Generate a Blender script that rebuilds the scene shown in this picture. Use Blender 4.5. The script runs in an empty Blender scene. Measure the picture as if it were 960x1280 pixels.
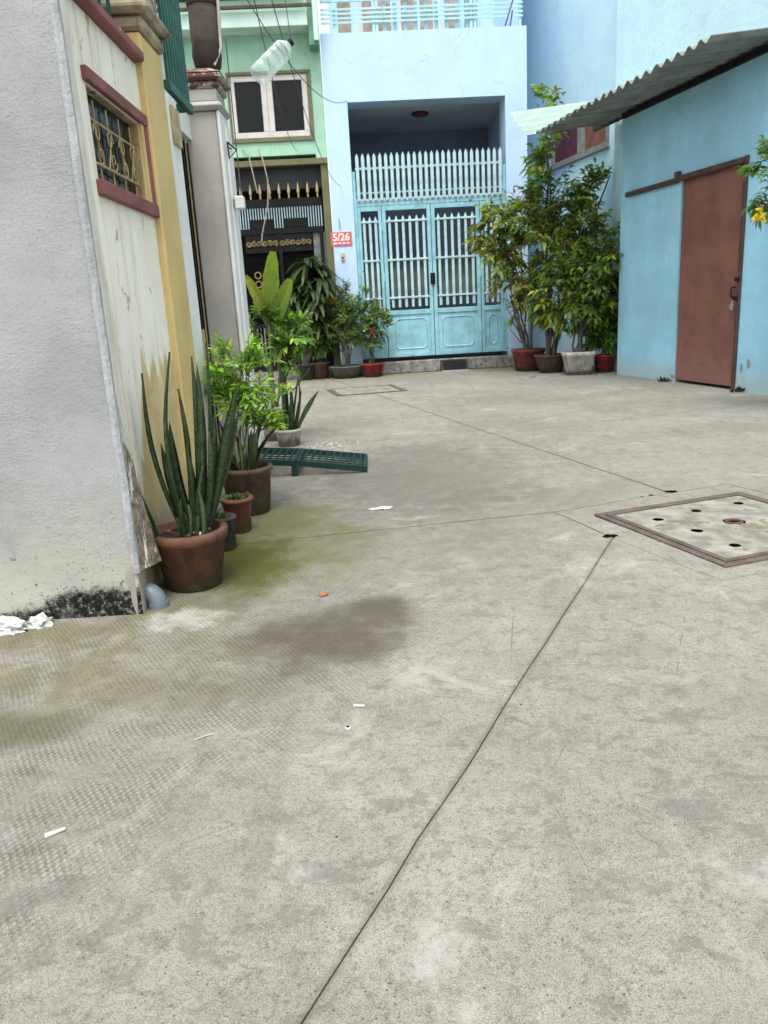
import bpy, bmesh, math, random
from mathutils import Vector, Matrix, noise
from mathutils.geometry import delaunay_2d_cdt
R = math.radians
PI = math.pi
scene = bpy.context.scene
COL = scene.collection

# ------------------------------------------------------------------ camera
PITCH = math.atan(256 / 960.0); ROLL = R(3.2)
cam = bpy.data.cameras.new('camera'); cam_o = bpy.data.objects.new('camera', cam); COL.objects.link(cam_o)
cam.sensor_fit = 'VERTICAL'; cam.sensor_height = 36.0; cam.lens = 27.0
cam.clip_start = 0.05; cam.clip_end = 500
_r0 = Vector((1, 0, 0)); _u0 = Vector((0, math.sin(PITCH), math.cos(PITCH))); _f = Vector((0, math.cos(PITCH), -math.sin(PITCH)))
_r = _r0 * math.cos(ROLL) - _u0 * math.sin(ROLL); _u = _r0 * math.sin(ROLL) + _u0 * math.cos(ROLL)
_m = Matrix((( _r.x, _u.x, -_f.x, 0), (_r.y, _u.y, -_f.y, 0), (_r.z, _u.z, -_f.z, 1.1), (0, 0, 0, 1)))
cam_o.matrix_world = _m
cam.dof.use_dof = True; cam.dof.focus_distance = 2.6; cam.dof.aperture_fstop = 9.0
scene.camera = cam_o
scene.render.resolution_x = 768; scene.render.resolution_y = 1024

# ------------------------------------------------------------------ sky, sun, exposure
SUN_EL, SUN_AZ = R(66), R(188)          # azimuth measured clockwise from +Y: behind the camera
world = bpy.data.worlds.new('World'); scene.world = world; world.use_nodes = True
wn = world.node_tree.nodes; wl = world.node_tree.links
bg = wn['Background']; sky = wn.new('ShaderNodeTexSky'); sky.sky_type = 'NISHITA'; sky.sun_disc = False
sky.sun_elevation = SUN_EL; sky.sun_rotation = SUN_AZ; sky.air_density = 1.0; sky.dust_density = 4.0; sky.ozone_density = 1.0
hs = wn.new('ShaderNodeHueSaturation'); hs.inputs['Saturation'].default_value = 0.10
wl.new(sky.outputs[0], hs.inputs['Color']); wl.new(hs.outputs[0], bg.inputs[0]); bg.inputs[1].default_value = 0.15
sun = bpy.data.lights.new('sun', 'SUN'); sun.energy = 0.9; sun.angle = R(24); sun.color = (1.0, 0.97, 0.92)
sun_o = bpy.data.objects.new('sun', sun); COL.objects.link(sun_o)
sd_ = Vector((math.sin(SUN_AZ) * math.cos(SUN_EL), math.cos(SUN_AZ) * math.cos(SUN_EL), math.sin(SUN_EL)))
sun_o.rotation_euler = sd_.to_track_quat('Z', 'Y').to_euler(); sun_o.location = (0, 0, 12)
vs = scene.view_settings
vs.view_transform = 'Standard'; vs.look = 'None'; vs.gamma = 1.0; vs.exposure = 1.06; vs.use_curve_mapping = False

# ------------------------------------------------------------------ material helpers
def srgb(r, g, b):
    return tuple(((c / 255.0) / 12.92 if c / 255.0 <= .04045 else ((c / 255.0 + .055) / 1.055) ** 2.4) for c in (r, g, b)) + (1.0,)

class NT:
    def __init__(s, name):
        s.m = bpy.data.materials.new(name); s.m.use_nodes = True
        s.n = s.m.node_tree.nodes; s.l = s.m.node_tree.links
        s.b = s.n['Principled BSDF']; s.out = s.n['Material Output']
        s.tc = s.n.new('ShaderNodeTexCoord')
    def vec(s, scale=(1, 1, 1), src='Object', rot=(0, 0, 0)):
        mp = s.n.new('ShaderNodeMapping'); mp.inputs['Scale'].default_value = scale; mp.inputs['Rotation'].default_value = rot
        s.l.new(s.tc.outputs[src], mp.inputs[0]); return mp.outputs[0]
    def noise(s, scale, detail=4, rough=.55, vec=None, dist=0):
        t = s.n.new('ShaderNodeTexNoise'); t.inputs['Scale'].default_value = scale; t.inputs['Detail'].default_value = detail
        t.inputs['Roughness'].default_value = rough; t.inputs['Distortion'].default_value = dist
        s.l.new(vec if vec is not None else s.tc.outputs['Object'], t.inputs['Vector']); return t.outputs['Fac']
    def vor(s, scale, feature='F1', vec=None, out='Distance', rnd=1):
        t = s.n.new('ShaderNodeTexVoronoi'); t.feature = feature; t.inputs['Scale'].default_value = scale; t.inputs['Randomness'].default_value = rnd
        s.l.new(vec if vec is not None else s.tc.outputs['Object'], t.inputs['Vector']); return t.outputs[out]
    def math(s, op, a, b=None, c=None, clamp=False):
        t = s.n.new('ShaderNodeMath'); t.operation = op; t.use_clamp = clamp
        for i, v in enumerate((a, b, c)):
            if v is None: continue
            if isinstance(v, (int, float)): t.inputs[i].default_value = v
            else: s.l.new(v, t.inputs[i])
        return t.outputs[0]
    def ramp(s, fac, lo, hi, v0=0., v1=1.):
        t = s.n.new('ShaderNodeMapRange'); t.interpolation_type = 'SMOOTHSTEP'
        for i, v in enumerate((None, lo, hi, v0, v1)):
            if v is not None: t.inputs[i].default_value = v
        s.l.new(fac, t.inputs[0]); return t.outputs[0]
    def mix(s, fac, a, b, blend='MIX'):
        t = s.n.new('ShaderNodeMix'); t.data_type = 'RGBA'; t.blend_type = blend
        for i, v in ((0, fac), (6, a), (7, b)):
            if isinstance(v, (int, float)): t.inputs[i].default_value = v
            elif isinstance(v, (tuple, list)): t.inputs[i].default_value = tuple(v) if len(v) == 4 else tuple(v) + (1,)
            else: s.l.new(v, t.inputs[i])
        return t.outputs[2]
    def xyz(s, src='Object'):
        t = s.n.new('ShaderNodeSeparateXYZ'); s.l.new(s.tc.outputs[src], t.inputs[0]); return t.outputs
    def bump(s, h, strength=.3, dist=.01, prev=None):
        t = s.n.new('ShaderNodeBump'); t.inputs['Strength'].default_value = strength; t.inputs['Distance'].default_value = dist
        s.l.new(h, t.inputs['Height'])
        if prev is not None: s.l.new(prev, t.inputs['Normal'])
        return t.outputs[0]
    def done(s, col=None, rough=.8, nrm=None, metal=0, spec=.3):
        if col is not None:
            if isinstance(col, (tuple, list)): s.b.inputs['Base Color'].default_value = tuple(col) if len(col) == 4 else tuple(col) + (1,)
            else: s.l.new(col, s.b.inputs['Base Color'])
        if isinstance(rough, (int, float)): s.b.inputs['Roughness'].default_value = rough
        else: s.l.new(rough, s.b.inputs['Roughness'])
        if nrm is not None: s.l.new(nrm, s.b.inputs['Normal'])
        s.b.inputs['Metallic'].default_value = metal; s.b.inputs['Specular IOR Level'].default_value = spec
        return s.m

def paint(name, col, var=.12, scale=3, rough=.7, chips=None, chip_at=.68, bump=.15, streak=0, streak_col=(.15, .15, .13), fine=60, low=None, low_col=(.1, .1, .08), low_h=.25, spec=.3, chip_scale=5, crack=0):
    """painted / plastered surface: broad tone drift, fine grain, optional chips, rain streaks and grime splashed low"""
    t = NT(name); c = tuple(col[:3])
    n = t.noise(scale, 5)
    dark = tuple(v * (1 - var) for v in c); light = tuple(min(.9, v * (1 + var * .6)) for v in c)
    k = t.mix(t.ramp(n, .3, .7), dark, light)
    g = t.noise(fine, 3)
    k = t.mix(t.ramp(g, .35, .75, 0, .12), k, tuple(v * .55 for v in c))
    if streak:
        sv = t.noise(1, 4, .6, t.vec((14, 14, .9)))
        k = t.mix(t.math('MULTIPLY', t.ramp(sv, .52, .8), streak), k, streak_col)
    if low:
        z = t.xyz()[2]; nn = t.noise(7, 5, .65)
        f = t.math('SUBTRACT', nn, t.math('DIVIDE', z, low_h))
        k = t.mix(t.math('MULTIPLY', t.ramp(f, -.15, .35), low), k, low_col)
    h = t.math('ADD', t.math('MULTIPLY', g, .5), t.noise(scale * 6, 4))
    if crack:
        cd = t.n.new('ShaderNodeVectorMath'); cd.operation = 'ADD'; t.l.new(t.tc.outputs['Object'], cd.inputs[0])
        nn2 = t.n.new('ShaderNodeTexNoise'); nn2.inputs['Scale'].default_value = 3; nn2.inputs['Detail'].default_value = 5; t.l.new(t.tc.outputs['Object'], nn2.inputs['Vector'])
        sc_ = t.n.new('ShaderNodeVectorMath'); sc_.operation = 'SCALE'; sc_.inputs['Scale'].default_value = .35; t.l.new(nn2.outputs['Color'], sc_.inputs[0]); t.l.new(sc_.outputs[0], cd.inputs[1])
        ce = t.ramp(t.vor(.9, 'DISTANCE_TO_EDGE', cd.outputs[0]), 0, .006, 1, 0); ce = t.math('MULTIPLY', ce, t.ramp(t.noise(1.7, 3), .5, .6, 0, crack))
        k = t.mix(ce, k, tuple(v * .35 for v in c)); big = t.ramp(t.noise(2.2, 7, .7, dist=.6), .54, .66, 0, .25); k = t.mix(big, k, tuple(v * .72 for v in c))
    if chips is not None:
        cn = t.noise(chip_scale, 6, .65); cf = t.ramp(cn, chip_at, chip_at + .02)
        k = t.mix(cf, k, chips); h = t.math('SUBTRACT', h, t.math('MULTIPLY', cf, .8))
    return t.done(k, rough, t.bump(h, bump, .01), spec=spec)

M = {}
# ---- concrete of the yard
def ground_mat(name, pattern=True):
    t = NT(name); X, Y, Z = t.xyz()
    n1 = t.noise(1.1, 6, .6); n2 = t.noise(6, 6, .62); n3 = t.noise(38, 4, .6)
    base = t.mix(t.ramp(n1, .34, .66), (.245, .231, .192), (.33, .314, .266))
    base = t.mix(t.ramp(n2, .42, .70, 0, .6), base, (.37, .352, .305))
    mo = t.noise(15, 8, .72, dist=.5); base = t.mix(t.ramp(mo, .50, .64, 0, .55), base, (.145, .138, .116)); base = t.mix(t.ramp(mo, .30, .46, .5, 0), base, (.42, .402, .355))
    m2 = t.noise(55, 5, .7, t.vec((1, 1.2, 1))); base = t.mix(t.ramp(m2, .51, .65, 0, .48), base, (.125, .118, .10)); base = t.mix(t.ramp(m2, .30, .45, .45, 0), base, (.42, .41, .38))
    m4 = t.noise(105, 4, .75); base = t.mix(t.ramp(m4, .52, .64, 0, .42), base, (.115, .108, .092)); base = t.mix(t.ramp(m4, .34, .46, .3, 0), base, (.45, .435, .39))
    # sandy grit at the millimetre scale, exposed grains and pits
    gr = t.noise(330, 3, .7); base = t.mix(t.ramp(gr, .48, .62, 0, .68), base, (.095, .088, .072)); base = t.mix(t.ramp(gr, .32, .45, .55, 0), base, (.45, .44, .41))
    v = t.vor(240, vec=t.vec((1, 1.2, 1))); vc = t.vor(240, vec=t.vec((1, 1.2, 1)), out='Color'); sep = t.n.new('ShaderNodeSeparateColor'); t.l.new(vc, sep.inputs[0])
    grain = t.math('MULTIPLY', t.ramp(v, .15, .45, 1, 0), t.math('LESS_THAN', sep.outputs[0], .16)); grain = t.math('MULTIPLY', grain, t.ramp(mo, .35, .6, .2, .9))
    base = t.mix(grain, base, (.06, .058, .05))
    v2 = t.vor(110, vec=t.vec((1, 1.4, 1))); vc2 = t.vor(110, vec=t.vec((1, 1.4, 1)), out='Color'); sep2 = t.n.new('ShaderNodeSeparateColor'); t.l.new(vc2, sep2.inputs[0])
    g2 = t.math('MULTIPLY', t.ramp(t.math('ADD', v2, t.math('MULTIPLY', gr, .3)), .28, .5, 1, 0), t.math('LESS_THAN', sep2.outputs[1], .10))
    base = t.mix(t.math('MULTIPLY', g2, .9), base, (.06, .058, .05))
    # damp and worn-smooth patches, sharp edged, close by
    w = t.noise(7.5, 7, .62, t.vec((1, 1.35, 1)), .7); zone = t.noise(.9, 2, .5, t.vec((1, 1, 1), rot=(0, 0, .4)))
    wp = t.math('MULTIPLY', t.ramp(t.math('ADD', w, t.math('MULTIPLY', t.math('SUBTRACT', zone, .5), .35)), .568, .61), t.ramp(Y, 2.4, 3.2, .5, .10))
    base = t.mix(wp, base, (.140, .137, .125))
    # dirt gathered along the joints
    def seam(nx_, ny_, c_, m_):
        d = t.math('ABSOLUTE', t.math('SUBTRACT', t.math('ADD', t.math('MULTIPLY', X, nx_), t.math('MULTIPLY', Y, ny_)), c_))
        return t.math('MULTIPLY', t.ramp(t.math('ADD', d, t.math('MULTIPLY', t.math('SUBTRACT', mo, .5), .04)), .0, .016, .5, 0), m_)
    se = t.math('MAXIMUM', seam(.8918, -.4525, -.602, t.math('LESS_THAN', Y, 3.42)), t.math('MAXIMUM', seam(-.164, .986, 3.727, t.math('LESS_THAN', X, .9)), seam(.964, .266, 2.676, t.math('GREATER_THAN', Y, 4.2))))
    base = t.mix(se, base, (.10, .095, .08))
    # faint tyre and drag marks along the lane
    ty = t.noise(1, 4, .6, t.vec((9, .55, 1), rot=(0, 0, -.35))); base = t.mix(t.ramp(ty, .56, .72, 0, .3), base, (.13, .125, .108))
    hc = t.ramp(t.vor(1.1, 'DISTANCE_TO_EDGE', t.vec((1, .8, 1), rot=(0, 0, .5))), .0, .0035, 1, 0)
    base = t.mix(t.math('MULTIPLY', hc, t.ramp(n2, .5, .6, 0, .5)), base, (.07, .066, .055))
    # lime bloom
    lb = t.ramp(t.noise(2.6, 8, .75, t.vec((1, 1, 1), rot=(0, 0, 1)), .5), .53, .68, 0, .55); base = t.mix(lb, base, (.42, .412, .385))
    # long-settled dirt, broad
    dd = t.ramp(t.noise(.55, 5, .6, t.vec((1, 1, 1), rot=(0, 0, 2))), .45, .7, 0, .5); base = t.mix(dd, base, (.165, .155, .128))
    # grey worn area beside the ramp
    dx = t.math('DIVIDE', t.math('SUBTRACT', X, .25), .75); dy = t.math('DIVIDE', t.math('SUBTRACT', Y, 5.1), 1.15)
    e0 = t.math('ADD', t.math('MULTIPLY', dx, dx), t.math('MULTIPLY', dy, dy))
    e0 = t.math('ADD', e0, t.math('MULTIPLY', t.math('SUBTRACT', n2, .5), 2.2))
    base = t.mix(t.ramp(e0, .2, 1.5, .55, 0), base, (.125, .118, .10))
    h = t.math('ADD', t.math('MULTIPLY', m2, .7), t.math('MULTIPLY', gr, .9))
    h = t.math('SUBTRACT', h, t.math('MULTIPLY', t.math('ADD', grain, g2), .8))
    nrm = t.bump(h, .6, .005)
    # rolled diamond texture on the left
    lim = t.math('SUBTRACT', t.math('MULTIPLY', t.math('SUBTRACT', Y, 1.2), .62), .62)
    pm = t.ramp(t.math('ADD', t.math('SUBTRACT', lim, X), t.math('MULTIPLY', t.math('SUBTRACT', n1, .5), 1.0)), -.18, .30)
    pm = t.math('MULTIPLY', pm, t.ramp(Y, 4.2, 4.75, 1, 0))
    pm = t.math('MULTIPLY', pm, t.ramp(t.noise(4.5, 8, .72), .38, .55, .08, 1))
    wob = t.math('ADD', t.math('MULTIPLY', t.math('SUBTRACT', t.noise(1.3, 2), .5), .07), t.math('MULTIPLY', t.math('SUBTRACT', t.noise(45, 2), .5), .007))
    wx = t.math('ADD', X, t.math('ADD', wob, t.math('MULTIPLY', Y, -.05)))
    sx = t.math('SINE', t.math('MULTIPLY', wx, 2 * PI / .0175)); sy = t.math('SINE', t.math('MULTIPLY', t.math('ADD', Y, wob), 2 * PI / .027))
    pm = t.math('MULTIPLY', pm, t.ramp(t.noise(9, 5, .7), .32, .6, .3, 1)); pat = t.math('MULTIPLY', t.ramp(t.math('MULTIPLY', sx, sy), -.3, .5), pm)
    nrm = t.bump(pat, .7, .004, nrm)
    base = t.mix(t.math('MULTIPLY', pat, .2), base, (.44, .43, .385))
    base = t.mix(t.math('MULTIPLY', t.math('SUBTRACT', pm, pat), .36), base, (.065, .060, .045))
    def blot(cx, cy, rx, ry, amt, lo, hi, nz):
        ax = t.math('DIVIDE', t.math('SUBTRACT', X, cx), rx); ay = t.math('DIVIDE', t.math('SUBTRACT', Y, cy), ry)
        e = t.math('ADD', t.math('MULTIPLY', ax, ax), t.math('MULTIPLY', ay, ay))
        e = t.math('ADD', e, t.math('ADD', t.math('MULTIPLY', t.math('SUBTRACT', nz, .5), amt), t.math('MULTIPLY', t.math('SUBTRACT', mo, .5), 1.3))); return t.ramp(e, lo, hi, 1, 0)
    # moss and algae along the pots
    wob2 = t.noise(2.4, 6, .65, t.vec((1, .8, 1), rot=(0, 0, .6)))
    near = t.ramp(t.math('ADD', X, t.math('MULTIPLY', wob2, -.9)), -1.45, -.62, 1, 0)
    my = t.math('MULTIPLY', t.ramp(Y, 1.7, 2.4), t.ramp(Y, 4.2, 5.3, 1, 0))
    moss = t.math('MULTIPLY', t.math('MULTIPLY', near, my), t.ramp(t.noise(5.5, 5, .6), .36, .6))
    # streak of algae in front of the grey wall
    my2 = t.math('MULTIPLY', t.ramp(Y, 1.85, 2.12), t.ramp(Y, 2.25, 2.5, 1, 0))
    moss2 = t.math('MULTIPLY', my2, t.math('MULTIPLY', t.ramp(X, -.55, -.15, 1, 0), t.ramp(wob2, .42, .58)))
    my3 = t.math('MULTIPLY', t.ramp(Y, 11.6, 12.9), t.ramp(n1, .35, .55))
    moss = t.math('MAXIMUM', t.math('MULTIPLY', moss, .55), t.math('MAXIMUM', t.math('MULTIPLY', moss2, .45), t.math('MULTIPLY', my3, .5)))
    base = t.mix(t.math('MULTIPLY', blot(-.48, 3.55, .46, .52, 3.4, .0, 1.6, t.noise(3.8, 7, .68)), t.math('SUBTRACT', .74, t.math('MULTIPLY', pat, .4))), base, (.105, .105, .02))
    base = t.mix(moss, base, (.115, .108, .03))
    # dark wet ring round the foot of the big pot
    nzb = t.noise(3.6, 4, .6)
    base = t.mix(t.math('MULTIPLY', blot(-.72, 3.32, .30, .46, 3.6, .1, 1.6, t.noise(4.5, 7, .68)), .92), base, (.07, .074, .010)); base = t.mix(t.math('MULTIPLY', blot(-.55, 4.15, .26, .30, 3.6, .1, 1.4, t.noise(5.5, 7, .68)), .6), base, (.12, .115, .03))
    base = t.mix(t.math('MULTIPLY', t.math('MAXIMUM', blot(-.25, 2.46, .32, .28, 2.8, .0, 1.5, t.noise(4.2, 8, .66)), blot(-.04, 2.66, .20, .20, 2.4, .0, 1.3, t.noise(5.2, 6, .6))), .80), base, (.078, .066, .046))
    base = t.mix(t.math('MULTIPLY', blot(-.62, 2.14, .32, .13, 1.8, .2, 1.4, nzb), .3), base, (.10, .09, .05))
    base = t.mix(t.math('MULTIPLY', blot(-.80, 3.16, .26, .16, 1.4, .5, 1.2, wob2), .7), base, (.075, .072, .03))
    base = t.mix(t.math('MULTIPLY', blot(-1.15, 1.98, .28, .12, 3.0, .1, 1.5, wob2), .6), base, (.075, .07, .028))
    base = t.mix(t.math('MULTIPLY', blot(-.78, 2.72, .17, .10, 4.5, .0, 1.4, t.noise(11, 6, .7)), .38), base, (.58, .57, .53))
    rough = t.math('SUBTRACT', .92, t.math('MULTIPLY', wp, .25))
    return t.done(base, rough, nrm, spec=.25)
M['concrete'] = ground_mat('yard_concrete')
M['under'] = paint('dark_joint_soil', (.05, .048, .04), .3, 8, .95)
M['cover_conc'] = paint('cover_concrete', (.27, .258, .22), .4, 9, .9, chips=(.17, .155, .11), chip_at=.56, bump=.4, fine=140)
M['red_iron'] = paint('worn_red_iron', (.12, .09, .082), .3, 9, .85, chips=(.21, .185, .16), chip_at=.63, bump=.2, chip_scale=48)
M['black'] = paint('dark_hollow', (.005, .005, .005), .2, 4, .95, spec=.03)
# ---- left house
def grey_plaster():
    t = NT('grey_rough_plaster'); z = t.xyz()[2]
    n = t.noise(1.6, 5); k = t.mix(t.ramp(n, .3, .7), (.275, .285, .29), (.37, .38, .385))
    tr = t.noise(1, 5, .7, t.vec((55, 55, 85))); tr2 = t.noise(1, 5, .65, t.vec((9, 9, 15)))
    pt = t.noise(120, 3, .6)
    k = t.mix(t.ramp(pt, .54, .68, 0, .55), k, (.21, .215, .21))
    k = t.mix(t.ramp(tr2, .55, .8, 0, .3), k, (.40, .40, .38))
    # grime low down
    low = t.math('SUBTRACT', t.noise(5, 6, .65), t.math('DIVIDE', z, 1.3)); k = t.mix(t.ramp(low, .0, .5, 0, .7), k, (.42, .42, .34))
    sp = t.math('MULTIPLY', t.ramp(t.noise(70, 3, .6), .62, .68), t.ramp(z, .1, .5, .9, 0)); k = t.mix(sp, k, (.10, .095, .08))
    X = t.xyz()[0]
    lim = t.math('MULTIPLY_ADD', t.ramp(X, -.48, -.2), .17, -.10)
    bl = t.math('SUBTRACT', t.math('MULTIPLY', t.noise(13, 9, .85), .20), z); bl2 = t.math('ADD', bl, t.math('MULTIPLY', lim, .45))
    k = t.mix(t.math('MULTIPLY', t.ramp(bl2, -.005, .045), t.ramp(t.noise(38, 6, .8), .34, .5, .35, 1)), k, (.007, .008, .005))
    rgh = t.ramp(t.noise(2.2, 4), .35, .65, .25, 1.2); h = t.math('MULTIPLY', t.math('ADD', t.math('MULTIPLY', tr, 1.0), t.math('ADD', tr2, t.math('MULTIPLY', pt, .5))), rgh)
    dk = t.ramp(t.noise(3.5, 8, .72, t.vec((1, 1, .8)), .5), .54, .68, 0, .35); k = t.mix(dk, k, (.27, .275, .27))
    return t.done(k, .9, t.bump(h, .42, .009), spec=.2)
M['grey_plaster'] = grey_plaster()
M['trim_white'] = paint('skim_white_edge', (.37, .39, .405), .18, 5, .85, chips=(.30, .27, .22), chip_at=.66, bump=.4, low=.8, low_col=(.30, .28, .24), low_h=.5)
def peel():
    t = NT('peeling_white_pier'); X, Y, Z = t.xyz()
    k = t.mix(t.ramp(t.noise(4, 5), .3, .7), (.62, .59, .51), (.74, .72, .65))
    vsn = t.noise(1, 7, .75, t.vec((26, 26, 6)), .6); lowm = t.ramp(Z, .35, 1.0, .16, -.05)
    f = t.ramp(t.math('ADD', vsn, lowm), .58, .62); k = t.mix(f, k, t.mix(t.ramp(t.noise(24, 5, .7), .4, .6), (.30, .23, .17), (.13, .115, .095)))
    h = t.math('SUBTRACT', t.noise(40, 4), t.math('MULTIPLY', f, 1.2)); return t.done(k, .9, t.bump(h, .6, .008), spec=.15)
M['peel_white'] = peel()
def white_yellow():
    t = NT('white_over_yellow_wall'); X, Y, Z = t.xyz()
    n = t.noise(2.5, 5); k = t.mix(t.ramp(n, .3, .7), (.80, .775, .68), (.88, .86, .79))
    st = t.noise(1, 4, .6, t.vec((1, 16, 1.3))); k = t.mix(t.ramp(st, .48, .70, 0, .6), k, (.58, .50, .34)); pk = t.ramp(t.noise(7, 8, .72, t.vec((1, 1.2, .7)), .4), .62, .635, 0, .9); k = t.mix(pk, k, (.44, .36, .26))
    e = t.noise(1, 5, .6, t.vec((1, 14, 2.2)))
    f = t.math('ADD', t.math('SUBTRACT', .92, Z), t.math('MULTIPLY', t.math('SUBTRACT', e, .5), .7))
    f = t.math('SUBTRACT', f, t.ramp(Y, .25, .5, .5, 0))
    yl = t.mix(t.ramp(t.noise(6, 5), .35, .7), (.50, .39, .19), (.62, .51, .29))
    k = t.mix(t.ramp(f, -.03, .06), k, yl)
    g = t.math('SUBTRACT', t.noise(6, 6, .68), t.math('DIVIDE', Z, .75)); k = t.mix(t.ramp(g, -.12, .35, 0, .8), k, (.22, .18, .13))
    sp = t.ramp(t.noise(28, 4, .7, t.vec((1, 1.6, .6))), .64, .68, 0, .8); k = t.mix(sp, k, (.27, .23, .18))
    h = t.math('ADD', t.noise(90, 3), t.noise(12, 5)); return t.done(k, .85, t.bump(h, .25, .008), spec=.2)
M['white_yellow'] = white_yellow()
M['yellow'] = paint('ochre_pilaster_paint', (.60, .46, .20), .12, 3, .75, chips=(.33, .26, .14), chip_at=.69, bump=.25, streak=.25, streak_col=(.40, .28, .10), low=.7, low_col=(.30, .25, .17), low_h=.6, chip_scale=9)
M['beige'] = paint('stained_beige_plaster', (.36, .31, .22), .4, 6, .85, chips=(.12, .09, .07), chip_at=.60, bump=.4, streak=.7, streak_col=(.08, .06, .045))
M['maroon'] = paint('faded_maroon_paint', (.22, .085, .08), .25, 6, .7, chips=(.42, .36, .32), chip_at=.67, bump=.3, chip_scale=14)
M['gold_dull'] = paint('tarnished_gold', (.26, .19, .085), .4, 20, .6)
M['gold'] = paint('dull_gold_paint', (.42, .33, .16), .3, 20, .5, bump=.1)
M['dark_glass'] = NT('dark_window_glass').done((.004, .006, .007), .18, spec=.22)
M['green_iron'] = paint('dark_green_iron', (.018, .10, .075), .3, 8, .5, chips=(.12, .12, .10), chip_at=.7, bump=.15)
M['black_iron'] = paint('black_iron', (.010, .010, .011), .3, 8, .6, spec=.15)
M['grey_paint'] = paint('grey_pillar_paint', (.40, .39, .36), .14, 2.5, .8, chips=(.52, .51, .48), chip_at=.70, bump=.25, streak=.25, streak_col=(.22, .21, .18), low=.6, low_col=(.2, .19, .15), low_h=.6)
M['white_paint'] = paint('chalky_white_paint', (.74, .75, .74), .12, 4, .8, chips=(.38, .36, .32), chip_at=.68, bump=.25, streak=.2, streak_col=(.4, .38, .32))
M['cap_stone'] = paint('weathered_capital', (.42, .36, .28), .4, 9, .85, chips=(.12, .06, .05), chip_at=.52, bump=.5, chip_scale=14)
M['clay_tan'] = paint('tan_clay', (.10, .082, .066), .3, 8, .8, bump=.3, streak=.4, streak_col=(.06, .045, .04))
M['clay_dark'] = paint('dark_brown_clay', (.035, .022, .019), .3, 8, .7)
M['pipe_white'] = paint('dusty_white_pipe', (.42, .40, .36), .2, 6, .5)
# ---- blue house
M['pale_blue'] = paint('pale_blue_wall_paint', (.51, .68, .90), .06, 1.6, .75, bump=.12, streak=.25, streak_col=(.40, .50, .64), low=.7, low_col=(.30, .34, .37), low_h=.7, fine=25, crack=.5)
M['porch'] = paint('porch_ceiling_paint', (.55, .60, .63), .12, 2, .85)
M['shaded_blue_in'] = paint('shade_darkened_porch_blue', (.19, .25, .31), .15, 2, .85)  # house blue darkened to paint in the shade inside the porch
M['teal'] = paint('teal_gate_enamel', (.27, .53, .61), .2, 4, .5, chips=(.08, .055, .04), chip_at=.655, bump=.25, streak=.45, streak_col=(.11, .25, .27), chip_scale=13, spec=.35, crack=.0)
M['picket'] = paint('faded_white_teal_enamel', (.43, .60, .645), .2, 6, .55, chips=(.16, .10, .07), chip_at=.68, streak=.4, streak_col=(.25, .36, .37), bump=.15, chip_scale=11)
M['sheet_pale'] = paint('pale_backing_sheet', (.085, .11, .105), .5, 3, .8)
M['dark_room'] = paint('shade_darkened_room_plaster', (.05, .053, .055), .2, 3, .85)  # recess interiors: shade put into the colour by darkening it
M['step_conc'] = paint('rough_step_concrete', (.27, .26, .24), .4, 9, .92, chips=(.13, .12, .10), chip_at=.58, bump=.7, chip_scale=16)
M['rubber'] = paint('black_rubber', (.018, .019, .022), .3, 30, .65, bump=.3)
M['steel'] = NT('bare_steel').done((.55, .55, .54), .4, metal=.8)
M['sign_red'] = paint('faded_red_sign', (.62, .13, .14), .15, 20, .5)
M['sign_white'] = paint('sign_white', (.80, .76, .74), .1, 20, .6)
M['bell'] = paint('yellowed_plastic', (.52, .47, .33), .15, 20, .5)
M['lamp_red'] = paint('dark_red_lamp_glass', (.10, .012, .016), .1, 10, .3)
M['balcony'] = paint('pale_aqua_rail', (.42, .68, .73), .1, 6, .5)
M['curtain'] = paint('beige_curtain', (.34, .26, .22), .3, 6, .9, streak=.5, streak_col=(.12, .09, .08))
# ---- green house
M['mint'] = paint('mint_wall_paint', (.36, .60, .46), .12, 2.5, .8, streak=.35, streak_col=(.22, .38, .28), bump=.15)
M['mint_light'] = paint('light_mint_paint', (.56, .74, .66), .1, 3, .8, streak=.4, streak_col=(.32, .42, .36))
M['green_deep'] = paint('mid_green_paint', (.14, .30, .20), .15, 3, .8, streak=.3, streak_col=(.09, .18, .12))
M['olive'] = paint('olive_trim_paint', (.155, .15, .075), .15, 4, .7)
M['frame_white'] = paint('dusty_white_frame', (.60, .57, .54), .1, 7, .6, streak=.2, streak_col=(.4, .37, .33))
M['roof_old'] = paint('old_grey_sheet', (.30, .30, .28), .3, 4, .8, streak=.5, streak_col=(.12, .11, .10))
M['rust'] = paint('rusty_brown', (.11, .065, .05), .4, 12, .8, bump=.3)
M['slate'] = paint('grey_stone_tile', (.16, .17, .17), .3, 14, .7)
M['wire'] = paint('dusty_cable', (.10, .095, .085), .2, 10, .7)
M['wire_tan'] = paint('tan_cable', (.36, .29, .24), .2, 10, .7)
M['box_white'] = paint('junction_box_white', (.66, .68, .66), .1, 10, .5)
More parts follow.
